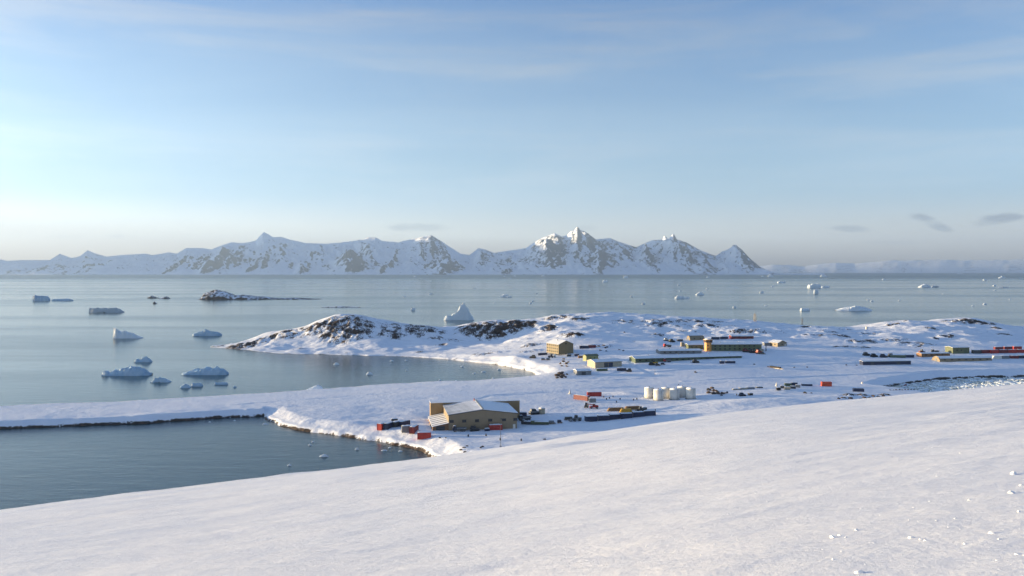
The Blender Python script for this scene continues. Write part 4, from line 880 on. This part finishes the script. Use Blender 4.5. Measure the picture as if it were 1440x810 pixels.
house('side_wing', 'small olive wing with snow roof left of the orange tower', 'building', 968, 491, 13.5, 9, 3.6, .9, 4, M_OLIVE, M_SNOW, 'x', 0, .4, wins=[(3, 1.9, 1.3, .9), (7, 1.9, 1.3, .9), (11, 1.9, 1.3, .9)])
t = thing('control_tower', loc(995.5, 493.5), R(10), 'orange eight-sided control tower at the end of the main block', 'tower')
MB().cyl((0, 0, -1), (0, 0, 7.2), 3.2, 3.1, 8, False).build('shaft', M_OCHRE, t); c = MB().cyl((0, 0, 7.2), (0, 0, 9.6), 3.9, 4.2, 8, False).build('lookout', M_BROWN, t)
MB().cyl((0, 0, 8.1), (0, 0, 9.2), 4.06, 4.2, 8, False).build('window_band', M_GLASS, c); MB().cyl((0, 0, 9.6), (0, 0, 10.0), 4.5, 4.4, 8, False).build('roof', M_OCHRE, t); MB().cyl((0, 0, 10.0), (0, 0, 10.7), 3.6, 1.2, 8).build('roof_snow', M_SNOW, t)
MB().cyl((1, 0, 10.5), (1, 0, 13.0), .1, n=6).build('aerial', M_STEEL, t)
for z in (2.0, 5.0): B(-1.2, -3.05, z, 1.0, .25, 1.1).build('window', M_GLASS, t)
quonset('rounded_hut', 'short tan round-roofed hut with lit end behind the orange tower', 'hut', 970.5, 479, 15, 3.6, 14, M_TAN, 4.4, 2, False)
house('red_store', 'long dark red store with white roof behind the main block', 'building', 1029, 477, 21, 8, 2.8, 1.0, 3, M_DRED, M_SNOW, 'x', 0, .5, wins=[(3 + 4 * i, 1.6, 1.2, .8) for i in range(5)])
for u, v, l, yw in [(1006, 477, 'navy container left of two before the dark red store', 4), (1018, 476.5, 'navy container right of two before the dark red store', 2)]: container(u, v, M_NAVY, l, yw, 7.0, 2.2)
house('tan_hut', 'tan hut with pyramid-like snowy gable, alone right of the main block', 'hut', 1093.5, 487.8, 12.5, 9.5, 3.6, 1.9, 33, M_TAN, M_SNOW, 'y', 0, .5, wins=[(6.2, 2, 1.4, 1)], lwins=[(3, 2, 1.3, 1), (7, 2, 1.3, 1)], doors=[(10.3, 1.3, 2.2, M_WHITE)])
house('grey_annex', 'small grey annex hut touching the lit side of the tan hut', 'hut', 1075, 486.3, 6.5, 4, 2.4, .5, 10, M_GREY, M_SNOW, 'x', 0, .3)
pole(1077.2, 493.5, 4.5, 'stout dark post between the main block and tan hut', .5, 'marker_post', 'post', M_NAVY, False)
def lattice(u, v, h, w_, label, mat):
    t = thing('antenna_mast', loc(u, v), R(20), label, 'mast'); lg = MB(); br = MB()
    cs = [(-1, -1), (1, -1), (1, 1), (-1, 1)]
    for a, b in cs: lg.cyl((a * w_, b * w_, -.5), (a * w_ * .6, b * w_ * .6, h), .16, n=5)
    n = 6
    for k in range(n):
        for i in range(4):
            a, b = cs[i], cs[(i + 1) % 4]; s0 = w_ * (1 - .4 * k / n); s1 = w_ * (1 - .4 * (k + 1) / n)
            br.cyl((a[0] * s0, a[1] * s0, h * k / n), (b[0] * s1, b[1] * s1, h * (k + 1) / n), .10, n=4)
    lg.build('leg_frame', mat, t); br.build('bracing', mat, t); MB().cyl((0, 0, h), (0, 0, h + 2.2), .1, n=5).build('aerial', mat, t); return t
lattice(1061.5, 452, 8.5, 1.2, 'pale lattice antenna mast on the skyline of the point', M_BEIGE)
lattice(1128, 456, 6.5, .6, 'thin dark antenna mast on the skyline right of the pale lattice mast', M_GREY)
t = thing('radio_dome', loc(1218.5, 463), 0, 'small white dome on the crest of the right-hand hill', 'dome')
MB().cyl((0, 0, -.5), (0, 0, 1.2), 1.2, n=14).build('base_ring', M_WHITE, t); MB().cyl((0, 0, 1.2), (0, 0, 2.4), 1.25, .95, 14).cyl((0, 0, 2.4), (0, 0, 3.0), .95, .2, 14).build('cover', M_WHITE, t)
# machines and stores about the upper base
truck(938.5, 488, M_RED, 'red-cabbed truck on the lit bank left of the lodge wing', 15, s=1.1); snowcat(944.5, 481, M_DGREY, 'dark tracked vehicle above the red-cabbed truck', 20, 1.2); snowcat(937, 479.5, M_WHITE, 'white tracked vehicle above the red-cabbed truck', 5, 1.1)
crate(956, 480, 5, 3, 2.0, M_DGREY, 'dark crate beside the pale one behind the lodge wing', 8); crate(959.5, 487, 2.6, 2.4, 3.6, M_BEIGE, 'tall pale crate behind the lodge wing', 8); truck(967, 487.5, M_NAVY, 'dark truck beside the tall pale crate', 10, s=.9)
for i, (u, v, m, l) in enumerate([(1049, 495, M_DRED, 'dark red snow vehicle at the left end of the group before the main block'), (1058, 496, M_DGREY, 'dark snow vehicle in the middle of the group before the main block'), (1067, 497, M_RED, 'red snow vehicle at the right end of the group before the main block')]): snowcat(u, v, m, l, 20 * i - 10, 1.3)
truck(1056, 491.5, M_DRED, 'dark red truck against the main block wall, behind the snow vehicles', 5, s=1.1); crate(1070.5, 494, 3, 2.5, 2, M_BEIGE, 'pale crate at the corner of the main block', 10); sledge(1071, 498, M_DGREY, 'dark sledge on snow below the corner of the main block', 0, 6)
loader(920, 512.5, M_YELL, 'yellow wheel loader before the very long lodge', 170, 1.0); snowcat(916.5, 513.5, M_BLACK, 'black tracked vehicle left of the yellow loader', 5, 1.0); sledge(925, 514.5, M_DGREY, 'dark sledge just below the yellow loader', 0, 4)
truck(938.5, 509, M_RED, 'red truck parked at the wall of the very long lodge', 10, s=.95); sledge(932, 513, M_NAVY, 'navy sledge between the yellow loader and red truck', 3, 3.5); snowcat(978, 510, M_DGREY, 'dark tracked vehicle before the middle of the very long lodge', 5, 1.1)
container(1015, 511, M_NAVY, 'short navy container left of the pair before the long lodge end', 0, 3.0, 2.0); container(1026.5, 510.5, M_NAVY, 'longer navy container of the pair before the long lodge end', 2, 7.6, 1.7)
boulder(978.5, 524, 1.4, 'lone dark rock on the runway edge below the very long lodge', M_ROCKD)
pole(921, 527, 4.0, 'thin dark pole on the track below the very long lodge', .09, 'marker_pole', 'pole', M_DGREY, False); pole(971.5, 509.5, 4.0, 'thin dark pole standing at the middle of the very long lodge wall', .09, 'marker_pole', 'pole', M_DGREY, False)
sledge(1090.5, 518, M_BLACK, 'long black loaded sledge slanting across the snow beyond the runway', -58, 13, 1.0)
for u, v in [(1080, 516), (1117, 517), (1135, 516.5), (1061, 512.5), (1190, 513.5), (1205, 514)]: boulder(u, v, 1.0, 'low dark rock on flat snow between the lodge and long shed', M_ROCKD, 'low dark rocks beyond the runway')

# ------------------------------------------------------------------ right end of the base
house('long_shed', 'long low black shed with snow roof beside the runway', 'shed', 1213.5, 513.4, 40.5, 5, 2.7, .5, 7, M_NAVY, M_SNOW, 'x', 0, .3, doors=[(8, 3, 2.2, M_DGREY), (30, 3, 2.2, M_DGREY)])
house('olive_store', 'olive green store with flat snow roof below the right-hand hill', 'building', 1340, 497.5, 15.5, 10, 5.2, .7, 8, M_OLIVE, M_SNOW, 'x', 0, .4, wins=[(4, 3, 1.3, .9), (8, 3, 1.3, .9)], doors=[(12, 2.4, 3, M_GREEN)])
quonset('rounded_hangar', 'long tan round-roofed shed with snow on top at the right end of the runway', 'shed', 1322, 509, 46, 5.2, 7, M_TAN, 4.0, 7)
house('dark_store', 'dark long store with thin snow roof left of the olive green store', 'building', 1296, 502.3, 26, 7, 2.9, .6, 8, M_BROWN, M_SNOW, 'x', 0, .3, wins=[(4 + 5 * i, 1.7, 1.2, .8) for i in range(4)], snow=.1)
t = container(1262, 502.8, M_GREEN, 'long dark green container at the foot of the right-hand hill', -10, 12, 2.2); container(1279, 502.5, M_NAVY, 'navy container next to the long dark green one', 3, 6.5, 2.2)
for u, v, m, l, yw in [(1218, 500, M_DGREY, 'dark tracked vehicle farthest from the stores, above the long black shed', 5), (1229, 502, M_BLACK, 'black tracked vehicle second along above the long black shed', 15), (1242, 502.5, M_NAVY, 'navy tracked vehicle above the middle of the long black shed', -5), (1253, 501.8, M_DGREY, 'dark grey tracked vehicle next to the long dark green container', 10)]: snowcat(u, v, m, l, yw, 1.2)
truck(1315, 495.8, M_DGREY, 'dark truck behind the dark long store', 8, s=1.0); loader(1296, 496, M_DRED, 'dark red wheel loader behind the end of the dark long store', 20, .9)
RL = ['dark container next to the olive green store', 'dark red container second along from the olive green store', 'red container in the middle of the row right of the olive store', 'dark red container fourth along from the olive green store', 'red container fifth along, near the picture edge', 'red container cut by the picture edge']
for (u, v, m), l in zip([(1373, 496.8, M_DGREY), (1385.5, 496.5, M_DRED), (1398, 496.6, M_RED), (1410.5, 496.4, M_DRED), (1423, 496.2, M_RED), (1435.5, 496, M_RED)], RL): container(u, v, m, l, 5, 7.2, 2.9, 'containers in the row right of the olive store')
for (u, v, m), l in zip([(1404, 492.3, M_DRED), (1417, 491.9, M_DRED), (1430, 491.5, M_RED)], ['dark red container at the inner end of the upper red row', 'dark red container in the middle of the upper red row', 'red container at the outer end of the upper red row']): container(u, v, m, l, 4, 7.4, 2.9, 'containers in the upper red row')
for (u, v, m), l in zip([(1402, 504.4, M_WHITE), (1413, 504.2, M_GREY), (1426, 504.0, M_DRED), (1437.5, 503.6, M_NAVY)], ['white container just past the end of the long round-roofed shed', 'grey container second past the round-roofed shed', 'dark red container third past the round-roofed shed', 'navy container past the round-roofed shed, farthest along']): container(u, v, m, l, 5, 6.4, 2.4, 'containers past the round-roofed shed')

# ------------------------------------------------------------------ ice on the water
def iceberg(u, v, wpx, hpx, prof, label, mat=None, asp=.55, seed=None, group=None, name='iceberg', cat='iceberg', rz=0.0, jag=.34):
    asp *= .68
    Y = seaY(v); s = Y / F; Wd = wpx * s / 2 * .95; Hh = hpx * s * .80; seed = int(u * 7 + v) if seed is None else seed
    big = wpx > 18; nx, ny = (56, 26) if big else (22, 10)
    px = np.array([p[0] for p in prof]); ph = np.array([p[1] for p in prof])
    x, y = np.meshgrid(np.linspace(-1.06, 1.06, nx), np.linspace(-1.08, 1.08, ny))
    nsx = fbm(x * 2.2 + seed, y * 2.2, 4, seed); edge = 1 + .12 * fbm(x * 3 + 5, y * 3 + seed, 3, seed + 3)
    h = np.interp(x + .06 * nsx + .05 * y, px, ph) * (1 + .30 * fbm(x * 5 + seed * 1.7, y * 2.5, 3, seed + 11, .6, True))
    rim = np.sqrt(np.clip(1 - (np.abs(x) / edge) ** 6, 0, 1)); yy = np.abs(y) / edge / np.clip(.55 + .45 * rim, .2, 1)
    cross = np.clip((1 - yy ** 2.5) * 2.2, 0, 1) ** .7 * (1 - .25 * np.clip(y + .2, 0, 1))
    z = h * cross * (1 + jag * nsx) * (rim > .02) + jag * .25 * fbm(x * 6, y * 6 + seed, 3, seed + 8, .5, True) * cross * h
    z = np.where((cross <= .01) | (np.abs(x) > edge * 1.0), -.06, z)
    P = np.stack([x * Wd, y * Wd * asp, z * Hh - .02 * Hh], -1).reshape(-1, 3)
    mb = MB().add(P, [(j * nx + i, j * nx + i + 1, (j + 1) * nx + i + 1, (j + 1) * nx + i) for j in range(ny - 1) for i in range(nx - 1)], False)
    o = mb.build(name, mat or M_ICE); px_, py_ = xy(u, Y + Wd * asp * .9); o.location = (px_, py_, 0); o.rotation_euler = (0, 0, rz)
    return tag(o, label, cat, group)
FLAT = [(-1, .7), (-.9, 1), (.8, 1), (1, .6)]; DOME = [(-1, .15), (-.6, .6), (-.1, 1), (.5, .75), (1, .2)]
iceberg(645.5, 450.3, 44, 22.5, [(-1, .25), (-.9, .36), (-.5, .32), (-.38, .45), (-.15, .55), (-.02, .66), (.04, .86), (.16, 1.0), (.26, 1.12), (.34, 1.05), (.5, .84), (.66, .62), (.82, .33), (.93, .22), (1, .05)], 'tall peaked white iceberg with low arm, behind the rocky ridge of the point', M_ICE, .34, 41)
iceberg(180, 476, 42, 15, [(-1, .8), (-.9, 1.0), (-.62, .95), (-.5, .62), (-.35, .70), (0, .68), (.4, .45), (.8, .18), (1, .08)], 'blue wedge iceberg with one bright sunlit end on open water', M_ICE, .5, 12)
iceberg(59, 423.2, 23, 8.2, [(-1, .9), (-.8, 1), (-.5, .75), (.2, .85), (.7, .9), (1, .5)], 'small blocky blue iceberg, farthest toward the sunset side', M_ICEB); iceberg(88, 423.2, 30, 2.8, FLAT, 'flat low blue floe trailing the blocky blue iceberg', M_ICEB, .3)
iceberg(150, 439.6, 48, 7.2, [(-1, .95), (-.9, 1), (.6, .98), (.85, .7), (1, .2)], 'flat-topped grey tabular iceberg', M_ICEG, .4, 6, jag=.05)
iceberg(291.5, 472.3, 40, 8.8, [(-1, .3), (-.6, .55), (-.15, 1), (.2, .8), (.7, .75), (1, .4)], 'smooth blue low iceberg between the wedge iceberg and the point', M_ICEB, .45, 3)
iceberg(201.5, 509.5, 25, 8.5, [(-1, .35), (-.7, .6), (-.4, .4), (-.1, .9), (.4, 1), (.8, .6), (1, .2)], 'small blue lump of ice just above the long double-humped iceberg', M_ICEB, .5, 4)
iceberg(178.5, 528.5, 67, 12.8, [(-1, .45), (-.88, .6), (-.75, .25), (-.55, .8), (-.4, .62), (-.2, .85), (.2, 1), (.6, .9), (.9, .6), (1, .3)], 'long double-humped blue iceberg, widest of the near floes', M_ICEB, .4, 5)
iceberg(226, 537.8, 29, 7.5, DOME, 'rounded pale floe with brown-lit end right below the double-humped iceberg', M_ICEB, .5, 6)
iceberg(287, 527.5, 67, 11.5, [(-1, .12), (-.8, .3), (-.5, .55), (-.3, .7), (-.1, .65), (.1, .9), (.35, .85), (.6, 1), (.9, .7), (1, .4)], 'long stepped blue floe rising toward the point, near the spit', M_ICEB, .4, 7)
iceberg(260.5, 545.6, 15, 6.6, DOME, 'small pointed floe, left of two by the spit', M_ICEB, .6, 8); iceberg(277, 543.5, 16, 5, FLAT, 'small flat floe, right of two by the spit', M_ICEB, .5, 9); iceberg(311, 541, 20, 3.2, FLAT, 'thin flat blue floe below the long stepped floe', M_ICEB, .4, 10); iceberg(330, 545, 6, 2.6, DOME, 'tiny floe between the spit and the thin flat floe', M_ICEB)
iceberg(443, 549, 23, 7.5, [(-1, .2), (-.5, .5), (.1, .85), (.4, 1), (.8, .8), (1, .3)], 'white ice block stranded on the edge of the spit', M_ICE, .6, 11)
for u, v, w_, h, l, m in [(1145, 405.3, 19, 5.6, 'white blocky iceberg floating above the pale lattice mast horizon', M_ICE), (1160.5, 404.6, 12, 2.6, 'low white floe touching the white blocky iceberg', M_ICE), (1147.5, 413, 6.5, 7, 'slim white iceberg below the white blocky one', M_ICE),
    (1300, 404.2, 17, 5.4, 'bright white tabular iceberg far out on the right', M_ICE), (1314, 404, 13, 3.4, 'grey floe joined to the bright white tabular iceberg', M_ICEG), (1200, 437.2, 51, 7, 'long low white iceberg with two humps near the right-hand hill', M_ICE),
    (956, 420, 14, 5.6, 'pale two-part iceberg far beyond the middle of the point', M_ICE), (984, 415, 12, 5, 'pale small iceberg right of the pale two-part iceberg', M_ICE), (966, 420, 8, 2.5, 'tiny floe right of the pale two-part iceberg', M_ICE), (710.5, 417.5, 10, 4.6, 'small white iceberg straight above the rocky ridge', M_ICE), (716.5, 418.2, 8, 2.2, 'flat floe beside the small white iceberg above the ridge', M_ICE),
    (581, 436.6, 6, 3.8, 'lone tiny iceberg left of the tall peaked iceberg', M_ICE), (1132, 437, 14, 3.6, 'low white floe beyond the thin dark mast', M_ICE), (1409, 391.2, 10, 3.4, 'white iceberg near the horizon at the far right', M_ICE), (1158, 389.2, 9, 3.4, 'white iceberg on the horizon above the white blocky one', M_ICE), (1099, 397.8, 12, 3.4, 'pale iceberg left of the white blocky iceberg', M_ICE),
    (851, 397, 8, 3.8, 'white speck iceberg under the great dark massif', M_ICE), (880, 391, 7, 3.2, 'white speck iceberg at the foot of the mountains', M_ICE), (1083, 389, 8, 3.4, 'white iceberg at the end of the mountain range', M_ICE), (1350, 385.6, 8, 1.6, 'faint pale iceberg on the right horizon line', M_ICE), (1385, 394.5, 5, 2, 'tiny iceberg left of the far right white iceberg', M_ICE), (1410, 405, 18, 1.6, 'thin grey floe far right on dark water', M_ICEG),
    (1071, 412, 6, 2.4, 'tiny floe beyond the pale lattice mast', M_ICE), (1033, 433, 5, 2.4, 'tiny white floe just beyond the skyline left of the lattice mast', M_ICE), (905, 428, 5, 2, 'tiny white floe off the middle of the point', M_ICE), (605, 414, 7, 2, 'tiny white floe beyond the tall peaked iceberg', M_ICE), (1226, 424, 5, 2, 'tiny floe above the long two-humped white iceberg', M_ICE), (1385, 428, 6, 2, 'tiny floe off the right-hand hill', M_ICE)]:
    iceberg(u, v, w_, h, random.choice([DOME, FLAT, [(-1, .5), (-.5, 1), (0, .5), (.5, .8), (1, .3)]]), l, m, .6)
for u, v, w_, h in [(455.5, 642.5, 13, 4), (436, 626.5, 5, 2.5), (440, 622, 4, 1.8), (407, 655, 6, 2.4), (502, 632.5, 6, 3.2), (540, 634, 9, 1.6), (548, 630, 5, 1.3), (563, 635, 6, 1.8), (330, 592, 4, 1.5), (373, 597, 8, 1.6), (295, 594, 4, 1.4)]:
    iceberg(u, v, w_, h, DOME, 'little chunk of white brash ice adrift in the dark near cove', M_ICE, .6, group='ice chunks in the near cove', name='ice_chunk', cat='ice chunk')
for u, v, w_, h in [(473, 513, 9, 3.6), (519.5, 527, 10, 4.5), (551, 508, 6, 1.8), (571, 507.5, 5, 1.8), (650, 516, 5, 1.8), (680, 523.5, 8, 1.6), (702, 520, 6, 2.2), (667, 525.5, 5, 1.4), (693, 533, 4, 2.2), (641, 536.5, 4, 2), (572, 521, 4, 1.4), (619, 535, 5, 1.6)]:
    iceberg(u, v, w_, h, DOME, 'little chunk of white ice adrift in the sheltered far bay', M_ICE, .6, group='ice chunks in the far bay', name='ice_chunk', cat='ice chunk')
rnd = random.Random(21)
for k in range(34):
    u = rnd.uniform(560, 1435); v = 388 + 50 * rnd.random() ** 1.4; w_ = rnd.uniform(2.2, 5.0)
    if abs(u - 645) < 30 and v > 420: continue
    iceberg(u, v, w_, w_ * rnd.uniform(.25, .5), DOME, 'tiny white floe far out on the open sound', M_ICE, .6, group='tiny floes far out on the sound', name='ice_floe', cat='ice floe')
# rocky islet and skerries
def islet(u, v, wpx, hpx, prof, label, asp=.4, seed=1):
    Y = seaY(v); s = Y / F; Wd = wpx * s / 2; Hh = hpx * s
    x, y = np.meshgrid(np.linspace(-1.05, 1.05, 150), np.linspace(-1.1, 1.1, 44))
    ns = fbm(x * 6 + seed, y * 3, 5, seed); rd = fbm(x * 16 + seed, y * 6, 5, seed + 2, .55, True)
    h = np.interp(x + .03 * ns, [p[0] for p in prof], [p[1] for p in prof]); cr = np.clip(1 - (np.abs(y) * (1 + .25 * ns)) ** 2, 0, 1) ** .7
    z = h * cr * (1 + .25 * ns) + .10 * rd * np.sqrt(np.clip(h * cr, 0, 1)) - .05; z = np.where(cr <= 0, -.15, z)
    o = grid_mesh('rocky_islet', x * Wd, y * Wd * asp, z * Hh, bpy.data.materials['snow_over_rock'], np.clip(.34 + .55 * rd + .3 * sst(.25, 0, z), 0, 1))
    px_, py_ = xy(u, Y + Wd * asp * .8); o.location = (px_, py_, 0); return tag(o, label, 'islet')
islet(372, 421.3, 172, 12.5, [(-1, .1), (-.95, .75), (-.8, 1), (-.62, .82), (-.5, .5), (-.3, .5), (-.1, .32), (.0, .30), (.2, .16), (.5, .2), (.7, .12), (1, .03)], 'long snow-dusted rocky islet with hump at one end', .22, 3)
islet(215, 419.5, 14, 3.6, [(-1, .2), (-.3, 1), (.3, .7), (1, .2)], 'tiny dark rock islet with snow cap, left of two beside the long islet', .5, 4); islet(231.5, 420.2, 15, 3.2, [(-1, .2), (0, .8), (.5, 1), (1, .2)], 'tiny dark rock islet nearer the long islet', .5, 5)
islet(218, 427.2, 5, 3.4, [(-1, .4), (-.3, 1), (1, .2)], 'small pointed skerry below the two tiny rock islets', .6, 6); islet(480, 432.5, 52, 1.4, [(-1, .3), (0, 1), (1, .3)], 'thin flat skerry between the long islet and the point', .2, 7)
# brash ice filling the bay on the right
mb = MB(); rnd = random.Random(5)
for _ in range(2600):
    u = rnd.uniform(1262, 1600); v = rnd.uniform(531, 560)
    x, y = xy(u, seaY(v)); 
    if coast_sd(np.array([x]), np.array([y]))[0] > -1.5: continue
    r = rnd.uniform(.25, 1.0) ** 2 * 2.6; n = rnd.randint(5, 7); a0 = rnd.random() * 6; ring = [(x + r * rnd.uniform(.7, 1.2) * math.cos(a0 + 6.283 * k / n), y + r * rnd.uniform(.7, 1.2) * math.sin(a0 + 6.283 * k / n)) for k in range(n)]
    extz(mb, ring, -.1, rnd.uniform(.08, .45))
tag(mb.build('brash_ice', M_ICE), 'broken brash ice crowding the bay by the runway', 'ice', kind='stuff')
# lumps of snow on the near slope
SCV = []
for k in range(4):
    rs = np.random.RandomState(70 + k); v = IV.copy()
    for _ in range(12):
        d = rs.randn(3); d /= np.linalg.norm(d); q = .35 + .45 * rs.rand(); v -= np.outer(np.maximum(0, v @ d - q), d)
    SCV.append(MB().add(v * (1 + .05 * rs.randn(len(v), 1)), IF).build('snow_clump', M_SNOW))
used = set()
rnd = random.Random(3); spots = [(1171, 757, 12), (1179, 754, 7), (1190, 757, 5), (1205, 747, 7), (1282, 757, 11), (1293, 760, 6), (1302, 761, 6), (1424, 667.5, 13), (1435, 683, 9), (1423, 694, 14), (1434, 721, 7), (1395, 751, 11), (1362, 704, 7), (1428, 780, 9), (1440, 781, 6), (1206, 808, 16), (1317, 733, 5), (1344, 730, 5), (1357, 766, 5), (1230, 764, 4), (1306, 706, 4), (1316, 670, 3.5), (1350, 638, 3.5), (1310, 630, 3), (1038, 760, 4), (1005, 766, 4), (908, 770, 4), (1078, 706, 4), (1025, 724, 4), (985, 781, 4), (1211, 716, 3.5), (1170, 788, 5), (1277, 732, 4), (1290, 734, 4), (1405, 760, 5), (640, 745, 3), (632, 747, 3), (592, 790, 3), (168, 783, 3), (520, 756, 3)]
for _ in range(24): spots.append((rnd.uniform(900, 1440), rnd.uniform(690, 806), rnd.uniform(1.8, 3.6)))
for i, (u, v, px) in enumerate(spots):
    k = rnd.randrange(4)
    if k in used: o = SCV[k].copy(); COL.objects.link(o)
    else: o = SCV[k]; used.add(k)
    p = slope_hit(u, v); s = px * p[1] / F * .5; o.location = (p[0], p[1], p[2] + s * .12); o.scale = (s * rnd.uniform(.9, 1.1), s * rnd.uniform(.6, .9), s * rnd.uniform(.5, .75)); o.rotation_euler = (rnd.uniform(-.2, .2), rnd.uniform(-.2, .2), rnd.uniform(-.6, .6))
    tag(o, 'crusty little clump of snow on the smooth near slope', 'snow clump', 'snow clumps on the near slope')
for k in range(4):
    if k not in used: bpy.data.objects.remove(SCV[k])
